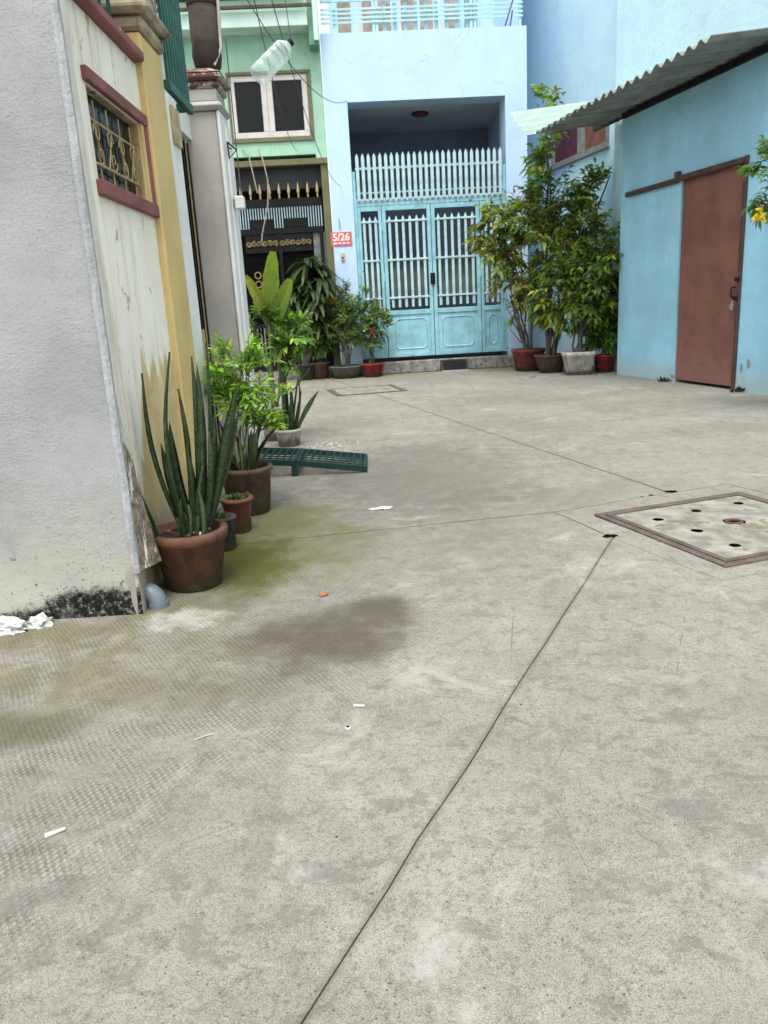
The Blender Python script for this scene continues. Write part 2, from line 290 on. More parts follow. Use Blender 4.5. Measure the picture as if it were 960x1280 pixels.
# ---- right side
M['shed_blue'] = paint('sky_blue_shed_paint', (.31, .60, .77), .12, 1.8, .75, chips=(.36, .34, .29), chip_at=.70, bump=.25, streak=.35, streak_col=(.22, .38, .45), low=.6, low_col=(.40, .46, .44), low_h=.5, chip_scale=4, fine=30, crack=.5)
M['tall_blue'] = paint('washed_blue_wall', (.55, .79, .97), .06, 1.5, .8, bump=.15, streak=.45, streak_col=(.40, .52, .64), fine=25, crack=.3)
M['side_blue'] = paint('light_blue_render', (.58, .82, .96), .05, 3, .85, bump=.35, fine=18, streak=.2, streak_col=(.46, .58, .64), crack=.3)
M['brown_door'] = paint('red_brown_door_paint', (.20, .088, .068), .22, 2.5, .55, chips=(.32, .22, .18), chip_at=.72, bump=.15, streak=.35, streak_col=(.13, .055, .042), chip_scale=16, low=.6, low_col=(.24, .13, .105), low_h=.8)
M['brown_iron'] = paint('rusty_brown_rail', (.075, .042, .036), .3, 9, .65)
M['asbestos'] = paint('grey_fibre_sheet', (.27, .28, .26), .3, 3, .85, bump=.2, streak=.5, streak_col=(.09, .09, .08))
def translucent_sheet():
    t = NT('pale_translucent_sheet'); n = t.noise(6, 4)
    k = t.mix(t.ramp(n, .3, .7), (.76, .88, .82), (.84, .92, .88)); t.done(k, .45)
    tr = t.n.new('ShaderNodeBsdfTranslucent'); t.l.new(k, tr.inputs[0]); mx = t.n.new('ShaderNodeMixShader'); mx.inputs[0].default_value = .7
    t.l.new(t.b.outputs[0], mx.inputs[1]); t.l.new(tr.outputs[0], mx.inputs[2]); t.l.new(mx.outputs[0], t.out.inputs[0]); return t.m
M['clear_sheet'] = translucent_sheet()
M['alu'] = paint('weathered_grey_frame', (.22, .225, .22), .2, 8, .55)
M['pane_red'] = paint('dark_red_shade', (.10, .014, .02), .3, 6, .25, spec=.5)
M['pane_orange'] = paint('brown_orange_shade', (.20, .08, .03), .3, 6, .25, spec=.5)
M['brass'] = NT('padlock_metal').done((.42, .40, .36), .4, metal=.8)
# ---- pots and plants
def clay(name, col, moss=.4):
    t = NT(name); X, Y, Z = t.xyz()
    n = t.noise(9, 5); k = t.mix(t.ramp(n, .3, .7), tuple(v * .65 for v in col), tuple(v * 1.15 for v in col))
    s = t.noise(1, 4, .6, t.vec((20, 20, 5))); k = t.mix(t.ramp(s, .46, .7, 0, .65), k, tuple(v * .32 for v in col)); zl = t.math('SUBTRACT', t.noise(12, 5, .7), t.math('DIVIDE', Z, .16)); k = t.mix(t.ramp(zl, -.1, .3, 0, .75), k, (.045, .042, .025))
    k = t.mix(t.ramp(t.noise(24, 5, .7), .58, .75, 0, moss), k, (.24, .23, .19))
    sc = t.math('SINE', t.math('MULTIPLY', Z, 900)); h = t.math('ADD', t.noise(50, 4), t.math('MULTIPLY', sc, .12))
    return t.done(k, .75, t.bump(h, .3, .006), spec=.25)
M['terracotta'] = clay('worn_terracotta', (.135, .066, .045)); M['terra_orange'] = clay('orange_terracotta', (.20, .085, .055))
M['brown_pot'] = clay('brown_clay', (.11, .075, .055)); M['dark_pot'] = clay('dark_grey_clay', (.06, .056, .052))
M['white_pot'] = clay('dirty_white_pot', (.52, .50, .47), .6); M['grey_pot'] = clay('grey_green_pot', (.12, .13, .115))
M['red_pot'] = clay('red_plastic_pot', (.26, .035, .035), .15); M['maroon_pot'] = clay('maroon_pot_paint', (.16, .05, .045), .2)
M['soil'] = paint('damp_soil', (.035, .026, .019), .5, 20, .95, chips=(.16, .13, .10), chip_at=.6, bump=1, chip_scale=40)
M['bark'] = paint('grey_brown_bark', (.10, .085, .065), .4, 14, .9, bump=.5)
M['stem_green'] = paint('green_stem', (.13, .18, .055), .3, 10, .6)
def leafmat(name, trans=.45, rough=.4):
    t = NT(name); a = t.n.new('ShaderNodeVertexColor'); a.layer_name = 'Col'
    n = t.noise(40, 3); k = t.mix(t.ramp(n, .3, .7, 0, .3), a.outputs[0], (.02, .03, .01)); t.done(k, rough, spec=.35)
    tr = t.n.new('ShaderNodeBsdfTranslucent'); k2 = t.mix(1.0, k, (1.0, 1.0, .45), 'MULTIPLY'); t.l.new(k2, tr.inputs[0])
    mx = t.n.new('ShaderNodeMixShader'); mx.inputs[0].default_value = trans
    t.l.new(t.b.outputs[0], mx.inputs[1]); t.l.new(tr.outputs[0], mx.inputs[2]); t.l.new(mx.outputs[0], t.out.inputs[0]); return t.m
M['leaf'] = leafmat('leaf_green')
def snake_mat(name, a, b):
    t = NT(name); n = t.noise(1, 6, .75, t.vec((30, 30, 62)), 1.6)
    k = t.mix(t.ramp(n, .42, .66), a, b); k = t.mix(t.ramp(t.noise(6, 3), .4, .7, 0, .35), k, tuple(v * .6 for v in a)); return t.done(k, .42, spec=.4)
M['snake'] = snake_mat('banded_snake_leaf', (.011, .027, .010), (.062, .10, .04))
M['snake_pale'] = snake_mat('pale_banded_snake_leaf', (.035, .06, .025), (.11, .14, .055))
M['pvc'] = paint('grey_pvc', (.13, .16, .195), .08, 6, .38, spec=.5, chips=(.40, .38, .33), chip_at=.71, chip_scale=20, bump=.05)
M['pvc_green'] = paint('dark_green_plastic', (.005, .032, .027), .3, 8, .55, spec=.3, chips=(.16, .17, .15), chip_at=.72, chip_scale=16, bump=.1)
M['bag'] = paint('white_plastic_film', (.50, .50, .49), .15, 12, .4, spec=.5)
M['paper'] = paint('white_paper', (.55, .54, .51), .3, 20, .8)
M['dry_leaf'] = paint('orange_dead_leaf', (.42, .13, .06), .3, 30, .7)
M['crumb'] = paint('pale_rubble', (.58, .55, .46), .3, 30, .9)
M['pebble'] = paint('dark_rubble', (.07, .06, .05), .3, 30, .9)
M['flower_red'] = paint('coral_red_petal', (.50, .05, .06), .2, 30, .6)
M['flower_yellow'] = paint('yellow_petal', (.75, .52, .02), .15, 30, .6)
def bottle_mat():
    t = NT('clear_plastic'); t.done((.85, .92, .92), .12, spec=.6)
    tr = t.n.new('ShaderNodeBsdfTransparent'); tr.inputs[0].default_value = (.93, .97, .97, 1); mx = t.n.new('ShaderNodeMixShader')
    lw = t.n.new('ShaderNodeLayerWeight'); lw.inputs[0].default_value = .45; f = t.math('SUBTRACT', .86, t.math('MULTIPLY', lw.outputs[1], .6))
    t.l.new(f, mx.inputs[0]); t.l.new(t.b.outputs[0], mx.inputs[1]); t.l.new(tr.outputs[0], mx.inputs[2]); t.l.new(mx.outputs[0], t.out.inputs[0]); return t.m
M['clear'] = bottle_mat()

# ------------------------------------------------------------------ mesh helpers
class MB:
    def __init__(s): s.v = []; s.f = []; s.c = []; s.mi = []; s.smooth = []
    def add(s, vs, fs, col=None, mi=0, smooth=False):
        o = len(s.v); s.v += [Vector(v) for v in vs]
        for f in fs: s.f.append(tuple(i + o for i in f)); s.c.append(col); s.mi.append(mi); s.smooth.append(smooth)
        return s
    def box(s, x0, x1, y0, y1, z0, z1, bev=0):
        if x0 > x1: x0, x1 = x1, x0
        if y0 > y1: y0, y1 = y1, y0
        if z0 > z1: z0, z1 = z1, z0
        if bev:
            b = min(bev, (x1 - x0) * .45, (y1 - y0) * .45, (z1 - z0) * .45)
            bm = bmesh.new(); bmesh.ops.create_cube(bm, size=1)
            for v in bm.verts: v.co = Vector(((x0 + x1) / 2 + v.co.x * (x1 - x0), (y0 + y1) / 2 + v.co.y * (y1 - y0), (z0 + z1) / 2 + v.co.z * (z1 - z0)))
            bmesh.ops.bevel(bm, geom=bm.edges[:], offset=b, segments=1, affect='EDGES')
            bm.verts.index_update(); s.add([v.co.copy() for v in bm.verts], [[v.index for v in f.verts] for f in bm.faces]); bm.free(); return s
        return s.add([(x0, y0, z0), (x1, y0, z0), (x1, y1, z0), (x0, y1, z0), (x0, y0, z1), (x1, y0, z1), (x1, y1, z1), (x0, y1, z1)],
                     [(3, 2, 1, 0), (4, 5, 6, 7), (0, 1, 5, 4), (1, 2, 6, 5), (2, 3, 7, 6), (3, 0, 4, 7)])
    def tube(s, pts, r, n=8, caps=True, col=None, smooth=True):
        pts = [Vector(p) for p in pts]; rs = r if isinstance(r, (list, tuple)) else [r] * len(pts)
        vs = []; up = None
        for i, p in enumerate(pts):
            d = (pts[min(i + 1, len(pts) - 1)] - pts[max(i - 1, 0)]).normalized()
            if up is None or abs(d.dot(up)) > .98: up = Vector((0, 0, 1)) if abs(d.z) < .9 else Vector((1, 0, 0))
            a = d.cross(up).normalized(); b = a.cross(d).normalized(); up = b
            for k in range(n):
                t = 2 * PI * k / n; vs.append(p + (a * math.cos(t) + b * math.sin(t)) * rs[i])
        fs = [(i * n + k, i * n + (k + 1) % n, (i + 1) * n + (k + 1) % n, (i + 1) * n + k) for i in range(len(pts) - 1) for k in range(n)]
        s.add(vs, fs, col, 0, smooth)
        if caps: s.add(vs[:n], [tuple(range(n))], col); s.add(vs[-n:], [tuple(reversed(range(n)))], col)
        return s
    def lathe(s, prof, n=32, c=(0, 0, 0), sq=None, smooth=True):
        c = Vector(c); vs = []
        for r, z in prof:
            for k in range(n):
                t = 2 * PI * k / n; rr = r * (sq(t) if sq else 1); vs.append(c + Vector((rr * math.cos(t), rr * math.sin(t), z)))
        fs = [(i * n + k, i * n + (k + 1) % n, (i + 1) * n + (k + 1) % n, (i + 1) * n + k) for i in range(len(prof) - 1) for k in range(n)]
        s.add(vs, fs, None, 0, smooth); s.add(vs[:n], [tuple(reversed(range(n)))]); s.add(vs[-n:], [tuple(range(n))]); return s
    def prism(s, poly, z0, z1):
        n = len(poly); return s.add([(x, y, z0) for x, y in poly] + [(x, y, z1) for x, y in poly],
            [tuple(reversed(range(n))), tuple(range(n, 2 * n))] + [(i, (i + 1) % n, n + (i + 1) % n, n + i) for i in range(n)])
    def mesh(s, name, mats):
        me = bpy.data.meshes.new(name); me.from_pydata([tuple(v) for v in s.v], [], s.f)
        for m in (mats if isinstance(mats, (list, tuple)) else [mats]): me.materials.append(M[m] if isinstance(m, str) else m)
        me.polygons.foreach_set('use_smooth', s.smooth); me.polygons.foreach_set('material_index', s.mi)
        if any(c is not None for c in s.c):
            at = me.color_attributes.new('Col', 'FLOAT_COLOR', 'CORNER'); buf = []
            for f, c in zip(s.f, s.c): buf += list((tuple(c) + (1,))[:4] if c is not None else (1, 1, 1, 1)) * len(f)
            at.data.foreach_set('color', buf)
        me.update(); return me
    def build(s, name, mat, parent=None, loc=None, world=False, **kw):
        if world and parent is not None:
            root = parent
            while root.parent: root = root.parent
            inv = (Matrix.Translation(root.location) @ Matrix.Rotation(root.rotation_euler.z, 4, 'Z')).inverted(); s.v = [inv @ v for v in s.v]
        o = bpy.data.objects.new(name, s.mesh(name, mat)); COL.objects.link(o)
        if parent is not None: o.parent = parent
        if loc: o.location = loc
        return tag(o, **kw)
def tag(o, label=None, cat=None, group=None, kind=None):
    if label: o['label'] = label
    if cat: o['category'] = cat
    if group: o['group'] = group
    if kind: o['kind'] = kind
    return o
def thing(name, label, cat, loc=(0, 0, 0), rz=0, group=None):
    o = bpy.data.objects.new(name, None); COL.objects.link(o); o.location = loc; o.rotation_euler = (0, 0, rz); o.empty_display_size = .1
    return tag(o, label, cat, group)
def inst(src, name, parent, loc, rz=0, scale=None):
    o = bpy.data.objects.new(name, src); COL.objects.link(o); o.parent = parent; o.location = loc; o.rotation_euler = (0, 0, rz)
    if scale: o.scale = scale
    return o
def bx(name, mat, parent, x0, x1, y0, y1, z0, z1, bev=0, world=False, **kw):
    return MB().box(x0, x1, y0, y1, z0, z1, bev).build(name, mat, parent, world=world, **kw)
def rnd(seed): return random.Random(seed)

# ------------------------------------------------------------------ ground: sub-base and cast slabs
ground = MB().add([(-90, -90, -.055), (90, -90, -.055), (90, 90, -.055), (-90, 90, -.055)], [(0, 1, 2, 3)]).build('ground', 'concrete', kind='structure', label='worn grey concrete yard')
Lp, P1, Np, Rp, Fp, H2 = (.90, 3.93), (1.06, 3.42), (1.30, 2.80), (2.42, 3.18), (2.0, 4.32), (1.62, 4.19)
J1b, J2l, K1, K2, K3 = (-3.72, -6), (-6, 2.78), (.90, 6.72), (.97, 6.48), (-.98, 13.6)
def disp(p):
    a = noise.noise(Vector((p[0] * 3.1, p[1] * 3.1, 0))) * .006 + noise.noise(Vector((p[0] * 17, p[1] * 17, 5))) * .003
    b = noise.noise(Vector((p[0] * 3.1, p[1] * 3.1, 9))) * .006 + noise.noise(Vector((p[0] * 17, p[1] * 17, 3))) * .003
    k = 1 + 3.0 * max(0, 1 - math.dist(p, (1.5, 3.9)) / .8)
    return (p[0] + a * k, p[1] + b * k)
def slab_outline(poly, gap=.0018, far=.0045):
    pts = []
    for i, a in enumerate(poly):
        b = poly[(i + 1) % len(poly)]
        key = (a, b) if a < b else (b, a); L = math.dist(a, b); n = max(1, min(70, int(L / .05)))
        for k in range(n):
            t = k / n; pts.append((a[0] + (b[0] - a[0]) * t, a[1] + (b[1] - a[1]) * t))
    out = []
    for i, p in enumerate(pts):
        a = Vector(pts[i - 1]); b = Vector(pts[(i + 1) % len(pts)]); d = (b - a).normalized(); nrm = Vector((-d.y, d.x)); q = Vector(disp(p)) + nrm * (gap if p[1] < 3.5 else far); out.append((q.x, q.y))
    return out
def cdt_top(mb, loops_outer, holes, z):
    vs = []; es = []
    for lp in [loops_outer] + holes:
        o = len(vs); vs += [Vector(p) for p in lp]; es += [(o + i, o + (i + 1) % len(lp)) for i in range(len(lp))]
    r = delaunay_2d_cdt(vs, es, [], 0, 1e-6)
    def inside(p, poly):
        c = False; j = len(poly) - 1
        for i in range(len(poly)):
            if (poly[i][1] > p.y) != (poly[j][1] > p.y) and p.x < (poly[j][0] - poly[i][0]) * (p.y - poly[i][1]) / (poly[j][1] - poly[i][1]) + poly[i][0]: c = not c
            j = i
        return c
    fs = []
    for f in r[2]:
        c = sum((r[0][i] for i in f), Vector((0, 0))) / len(f)
        if inside(c, loops_outer) and not any(inside(c, h) for h in holes):
            a, b, d = (r[0][i] for i in f[:3]); fs.append(tuple(f) if (b - a).cross(d - a) > 0 else tuple(reversed(f)))
    mb.add([(p.x, p.y, z) for p in r[0]], fs)
def slab(poly, holes=()):
    o = slab_outline(poly); mb = MB(); cdt_top(mb, o, [list(h) for h in holes], 0)
    for lp in [o] + [list(h) for h in holes]:
        n = len(lp); mb.add([(x, y, 0) for x, y in lp] + [(x, y, -.05) for x, y in lp], [(i, n + i, n + (i + 1) % n, (i + 1) % n) for i in range(n)])
    return mb.build('concrete_slab', 'concrete', ground)
def circ(cx, cy, r, n=14, rs=1): 
    rg = rnd(rs); return [(cx + r * (1 + rg.uniform(-.15, .15)) * math.cos(2 * PI * k / n), cy + r * (1 + rg.uniform(-.15, .15)) * math.sin(2 * PI * k / n)) for k in range(n)]
slab([(-6, -6), J1b, P1, Lp, J2l])
slab([J1b, (7, -6), (7, 4.7), Rp, Np, P1])
slab([J2l, Lp, H2, K2, K1, (-6, 5.13)])
slab([(-6, 5.13), K1, K3, (-6, 13.6)])
slab([H2, Fp, Rp, (7, 4.7), (7, 8.55), K2])
slab([K1, K2, (7, 8.55), (7, 13.6), K3])
# manhole: collar with a square opening, iron frame, perforated lid
Lc, Nc, Rc, Fc = (1.079, 3.811), (1.392, 2.958), (2.268, 3.243), (1.955, 4.096)
slab([Lp, P1, Np, Rp, Fp, H2], [[Lc, Nc, Rc, Fc]])
mc = Vector(((Lc[0] + Rc[0]) / 2, (Lc[1] + Rc[1]) / 2)); mang = math.atan2(Rc[1] - Nc[1], Rc[0] - Nc[0])
mh = thing('manhole_cover', 'square concrete manhole cover with round holes in a red iron frame', 'manhole cover', (mc.x, mc.y, 0), mang)
S = .455
for k in range(4):      # angle-iron frame: flat flange and a lid-side angle, each side one bar
    b = MB(); e = S + .012
    for (i0, i1, zt) in ((0, .036, .007), (.040, .066, .011)):
        j0, j1 = e - i0 - .001, e - i1 - .001
        b.prism([(-j0, -e + i0), (j0, -e + i0), (j1, -e + i1), (-j1, -e + i1)], -.05, zt)
    o = b.build('frame_bar', 'red_iron', mh); o.rotation_euler.z = k * PI / 2
q = S - .062
holes = [(-.26, .22), (.0, .26), (.28, .27), (-.23, -.02), (-.24, -.27), (.05, -.26), (.27, -.02), (.25, -.27)]
hl = [circ(x, y, .027, 14, 3 + i) for i, (x, y) in enumerate(holes)] + [circ(.02, .02, .052, 18, 60)]
lid = MB(); cdt_top(lid, [(-q, -q), (q, -q), (q, q), (-q, q)], hl, .008)
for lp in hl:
    n = len(lp); lin = MB(); lin.add([(x, y, .008) for x, y in lp] + [(x, y, -.05) for x, y in lp], [(i, n + i, n + (i + 1) % n, (i + 1) % n) for i in range(n)]); lin.build('hole_wall_shade', 'black', mh)  # hole walls coloured black to stand in for the shade inside
lid.add([(-q, -q, .008), (q, -q, .008), (q, q, .008), (-q, q, .008), (-q, -q, -.05), (q, -q, -.05), (q, q, -.05), (-q, q, -.05)], [(0, 4, 5, 1), (1, 5, 6, 2), (2, 6, 7, 3), (3, 7, 4, 0)])
lid.build('lid', 'cover_conc', mh)
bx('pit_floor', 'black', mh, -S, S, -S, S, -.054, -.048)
MB().tube([(.02 + .036 * math.cos(t * PI / 8), .02 + .036 * math.sin(t * PI / 8), .006) for t in range(17)], .008, 8, False).build('lifting_ring', 'rust', mh)
# flat black discs standing in for the shade of pits at the joints
for (x, y, r) in ((1.055, 3.455, .03), (1.63, 4.22, .034), (1.50, 4.165, .012), (1.44, 4.14, .01)):
    rg = rnd(int(x * 100)); b = MB(); o = [(x + r * rg.uniform(.55, 1.25) * math.cos(2 * PI * k / 16) * 1.2, y + r * rg.uniform(.55, 1.25) * math.sin(2 * PI * k / 16)) for k in range(16)]; b.add([(px, py, .0012) for px, py in o], [tuple(range(16))]); b.build('pit_shade_disc', 'black', ground)
# far cover, seen edge-on
fc = thing('drain_cover', 'flat concrete drain cover edged with red bars in front of the potted roses', 'drain cover', (-.16, 10.68, 0), R(12))
bx('lid', 'cover_conc', fc, -.40, .40, -.42, .42, 0.001, .008)
for (x0, x1, y0, y1) in ((-.48, -.41, -.46, .46), (.41, .48, -.46, .46), (-.405, .405, -.455, -.43), (-.405, .405, .43, .455)):
    bx('frame_bar', 'red_iron', fc, x0, x1, y0, y1, .001, .012, .002)

# ------------------------------------------------------------------ left house with the grey front and cream side wall
WX = -.985
lh = thing('cream_house', 'old house with rough grey front and peeling cream and ochre side wall', 'house', (WX, 2.79, 0))
def lbx(name, mat, *a, parent=None, **k): return bx(name, mat, parent or lh, *a, world=True, **k)
# rough front wall: subdivided so the edge is hand-plastered
b = MB(); nx, nz = 40, 70
for j in range(nz + 1):
    for i in range(nx + 1):
        x = -3.6 + (2.645) * i / nx; z = 4.6 * j / nz
        y = 2.79 + noise.noise(Vector((x * 1.7, z * 1.9, 1))) * .014 + noise.noise(Vector((x * 9, z * 14, 4))) * .003
        if i == nx: x += .0 + noise.noise(Vector((z * 6, 3, 1))) * .006
        b.v.append(Vector((x, y, z)))
for j in range(nz):
    for i in range(nx): k = j * (nx + 1) + i; b.f.append((k, k + 1, k + nx + 2, k + nx + 1)); b.c.append(None); b.mi.append(0); b.smooth.append(True)
b.build('front_wall', 'grey_plaster', lh, world=True)
# skimmed corner strip, broken off at the foot
b = MB(); n = 160
for j in range(n + 1):
    z = .17 + 4.4 * j / n; w = noise.noise(Vector((z * 5, 7, 2))) * .005 + noise.noise(Vector((z * 23, 7, 2))) * .002; w2 = noise.noise(Vector((z * 17, 1, 2))) * .0025
    for (x, y) in ((-.972 + w, 2.787 + w2), (-.955 + w2, 2.779), (-.944 + w, 2.788 + w2), (-.946 + w2, 2.812), (-1.0, 2.812)): b.v.append(Vector((x, y, z)))
for j in range(n):
    for i in range(4): k = j * 5 + i; b.f.append((k, k + 1, k + 6, k + 5)); b.c.append(None); b.mi.append(0); b.smooth.append(False)
b.build('corner_strip', 'trim_white', lh, world=True)
b = MB(); n = 50
for j in range(n + 1):
    z = .17 + 4.4 * j / n; w = noise.noise(Vector((z * 5, 4, 8))) * .007 + noise.noise(Vector((z * 19, 4, 8))) * .003; fl = .055 * max(0, 1 - (z - .17) / .55) ** 1.3
    for (x, y) in ((-.952, 2.805), (-.953 + w * .6 + fl * .3, 2.84), (-.953 + w + fl, 2.89 + w + fl * .6), (-.962 + w + fl, 2.905 + fl * .6), (-1.0, 2.905 + fl * .6)): b.v.append(Vector((x, y, z)))
for j in range(n):
    for i in range(4): k = j * 5 + i; b.f.append((k, k + 1, k + 6, k + 5)); b.c.append(None); b.mi.append(0); b.smooth.append(True)
b.build('corner_pier', 'peel_white', lh, world=True)
MB().prism([(-1.06, 2.80), (-.975, 2.792), (-.952, 2.80), (-.958, 2.89), (-1.06, 2.90)], 0, .20).build('pier_foot', 'grey_paint', lh, world=True)
# side wall round a window opening
y0, y1, z0, z1 = 3.075, 3.715, 1.612, 1.935
b = MB()
for (a, c, d, e) in ((2.86, y0, 0, 2.19), (y1, 4.20, 0, 2.19), (y0, y1, 0, z0), (y0, y1, z1, 2.19)): b.box(WX - .18, WX, a, c, d, e)
b.build('side_wall', 'white_yellow', lh, world=True)
win = lbx('window', 'maroon', WX - .005, WX + .022, 3.045, 3.80, z1 + .003, z1 + .05, bev=.004)
lbx('window_frame', 'maroon', WX - .005, WX + .026, 3.045, 3.805, z0 - .058, z0 - .003, bev=.004, parent=win)
lbx('window_frame', 'maroon', WX - .005, WX + .020, y1 + .045, y1 + .082, z0 - .002, z1 + .002, bev=.004, parent=win)
lbx('window_jamb', 'yellow', WX - .17, WX + .012, y1 + .001, y1 + .044, z0 - .002, z1 + .002, parent=win)
lbx('window_jamb', 'gold', WX - .035, WX - .001, y1 - .012, y1 - .0005, z0 + .001, z1 - .001, parent=win)
lbx('window_head', 'beige', WX - .035, WX - .004, y0 + .001, y1 - .013, z1 - .007, z1 - .001, parent=win)
lbx('pane', 'dark_glass', WX - .042, WX - .036, y0 + .001, y1 - .001, z0 + .001, z1 - .001, parent=win)
gx = WX - .022
for yy in (3.19, 3.34, 3.49, 3.64): MB().tube([(gx, yy, z0), (gx, yy, z1 - .03)], .004, 6).build('grille_bar', 'gold', win, world=True)
for zz in (1.675, 1.825): MB().tube([(gx + .012, y0, zz), (gx + .012, y1 - .03, zz)], .0045, 6).build('grille_bar', 'gold', win, world=True)
def scroll(cy, cz, r, turns, flip, start):
    return [(gx + .012, cy + flip * r * (1 - .8 * t / 22) * math.cos(start + turns * 2 * PI * t / 22), cz + r * (1 - .8 * t / 22) * math.sin(start + turns * 2 * PI * t / 22)) for t in range(23)]
for k, cy in enumerate((3.16, 3.31, 3.46, 3.60)):
    f = 1 if k % 2 else -1
    MB().tube(scroll(cy, 1.785, .04, 1.25, f, 0), .0032, 5).build('grille_scroll', 'gold', win, world=True)
    MB().tube(scroll(cy + .02, 1.715, .04, 1.25, -f, PI), .0032, 5).build('grille_scroll', 'gold', win, world=True)
    MB().tube([(gx + .012, cy - f * .05, 1.675), (gx + .012, cy + f * .03, 1.825)], .0032, 5).build('grille_scroll', 'gold', win, world=True)
lbx('ledge', 'maroon', WX - .2, WX + .045, 2.907, 3.79, 2.193, 2.238, bev=.008)
# ochre pilaster with stained capital, white strip, plaque
lbx('pilaster', 'yellow', WX - .15, WX + .035, 3.80, 4.15, 0, 2.32, bev=.008)
cap = lbx('capital', 'beige', WX - .16, WX + .055, 3.79, 4.16, 2.325, 2.385, bev=.015)
lbx('capital_moulding', 'beige', WX - .18, WX + .09, 3.76, 4.19, 2.388, 2.44, bev=.02, parent=cap)
lbx('capital_block', 'beige', WX - .16, WX + .045, 3.80, 4.14, 2.443, 3.4, bev=.01, parent=cap)
lbx('white_strip', 'white_paint', WX - .12, WX + .02, 4.153, 4.44, 0, 2.2, bev=.006)
lbx('plaque', 'gold', WX + .021, WX + .035, 4.27, 4.42, 1.96, 2.14, bev=.003)
lbx('upper_wall', 'white_paint', -3.4, -2.3, 2.84, 5.3, 2.3, 4.6)
lbx('terrace_floor', 'beige', -2.4, WX - .2, 2.84, 5.0, 2.14, 2.192)
rail = thing('terrace_railing', 'dark green iron railing standing on the maroon ledge of the cream house', 'railing', (WX - .06, 2.92, 2.238))
for k in range(7): MB().box(-.006, .006, .0, .016, .0, .72).build('bar', 'green_iron', rail, (0, .03 + k * .125, 0))
bx('bottom_rail', 'green_iron', rail, -.016, .016, .0, .85, .06, .095); bx('top_rail', 'green_iron', rail, -.02, .02, .0, .85, .722, .76)
# gate beyond the pilaster: dark bars below, green bars over it
gate = thing('side_gate', 'tall narrow iron gate with dark slats between the ochre pilaster and grey pillar', 'gate', (-1.15, 4.46, 0))
for k in range(14): MB().box(-.012, .004, 0, .03, .05, 2.2).build('slat', 'black_iron', gate, (.0, .012 + k * .077, 0))
for k in range(6): MB().box(.0055, .012, 0, .012, .06, 2.19).build('gold_strip', 'gold', gate, (.0, .075 + k * .17, 0))
bx('backing', 'black', gate, -.05, -.03, 0, 1.1, .02, 2.22)
bx('lock_box', 'gold', gate, .013, .03, .72, .79, .80, 1.02, .003)
gtop = thing('gate_top_grille', 'dark green vertical bars rising above the narrow side gate', 'grille', (-.985, 4.36, 2.23))
for k in range(8): MB().box(-.008, .008, 0, .022, .05, .95).build('bar', 'green_iron', gtop, (0, .03 + k * .064, 0))
bx('bottom_rail', 'green_iron', gtop, -.018, .018, 0, .53, 0, .048, .003); bx('top_rail', 'green_iron', gtop, -.018, .018, 0, .53, .952, 1.0, .003)
bx('support_bracket', 'green_iron', gtop, -.16, -.019, .10, .14, 0, .04)
bx('support_bracket', 'green_iron', gtop, -.16, -.019, .44, .48, 0, .04)
bx('lintel', 'white_paint', gate, -.1, .02, -.02, 1.1, 2.23, 2.6)
# grey pillar
gp = thing('gate_pillar', 'grey painted pillar with stepped weathered capital and white outer edge', 'pillar', (-1.05, 5.69, 0))
bx('shaft', 'grey_paint', gp, -.12, .098, -.14, .14, 0, 2.40, .008)
bx('corner_strip', 'white_paint', gp, .1, .122, -.155, .15, 0, 2.40, .006)
bx('outer_edge', 'white_paint', gp, .1225, .138, -.05, .15, 0, 2.33, .004)
bx('neck', 'grey_paint', gp, -.115, .115, -.15, .145, 2.455, 2.53, .006)
bx('neck_moulding', 'grey_paint', gp, -.14, .145, -.18, .17, 2.402, 2.453, .022)
bx('capital', 'cap_stone', gp, -.13, .135, -.165, .16, 2.532, 2.575, .014)
bx('capital_slab', 'cap_stone', gp, -.15, .16, -.185, .175, 2.577, 2.62, .014)
MB().add([(-.145, -.18, 2.621), (.155, -.18, 2.621), (.155, .17, 2.621), (-.145, .17, 2.621), (-.05, -.06, 2.675), (.06, -.06, 2.675), (.06, .06, 2.675), (-.05, .06, 2.675)],
         [(0, 1, 5, 4), (1, 2, 6, 5), (2, 3, 7, 6), (3, 0, 4, 7), (4, 5, 6, 7)]).build('capital_top', 'cap_stone', gp)
ur = thing('stacked_clay_column', 'brown and tan clay column of stacked jars on the grey pillar', 'column', (-1.0, 5.70, 2.66))
MB().lathe([(.055, 0), (.085, .03), (.098, .10), (.092, .16)], 24).build('lower_jar', 'clay_dark', ur)
MB().lathe([(.085, .161), (.096, .19), (.093, .39)], 24).build('middle_jar', 'clay_tan', ur)
MB().lathe([(.100, .391), (.104, .41), (.100, .45)], 24).build('band', 'clay_dark', ur)
MB().lathe([(.088, .451), (.094, .55), (.088, .80), (.10, .82)], 24).build('upper_jar', 'clay_tan', ur)
MB().tube([(.105, -.03, .9), (.108, -.02, .4), (.10, -.02, .14), (.05, -.06, .03)], .011, 8).build('thin_pipe', 'pipe_white', ur)
# floodlight bracket and junction box on the pillar
jb = thing('junction_box', 'small white junction box hanging on the white edge of the grey pillar', 'box', (-.872, 5.66, 1.80))
bx('casing', 'box_white', jb, -.03, .035, -.035, .035, 0, .085, .008); bx('clip', 'wire', jb, -.039, -.0305, -.02, .02, .02, .06)
br = thing('wall_bracket', 'dark triangular wire bracket fixed to the grey pillar', 'bracket', (-.905, 5.62, 2.12))
MB().tube([(-.005, 0, .10), (.0, 0, 0), (.055, -.02, .045), (-.005, 0, .10)], .006, 6).build('wire_triangle', 'black_iron', br)
MB().tube([(-.005, 0, .07), (.02, 0, .055)], .005, 6).build('wire_stay', 'black_iron', br)
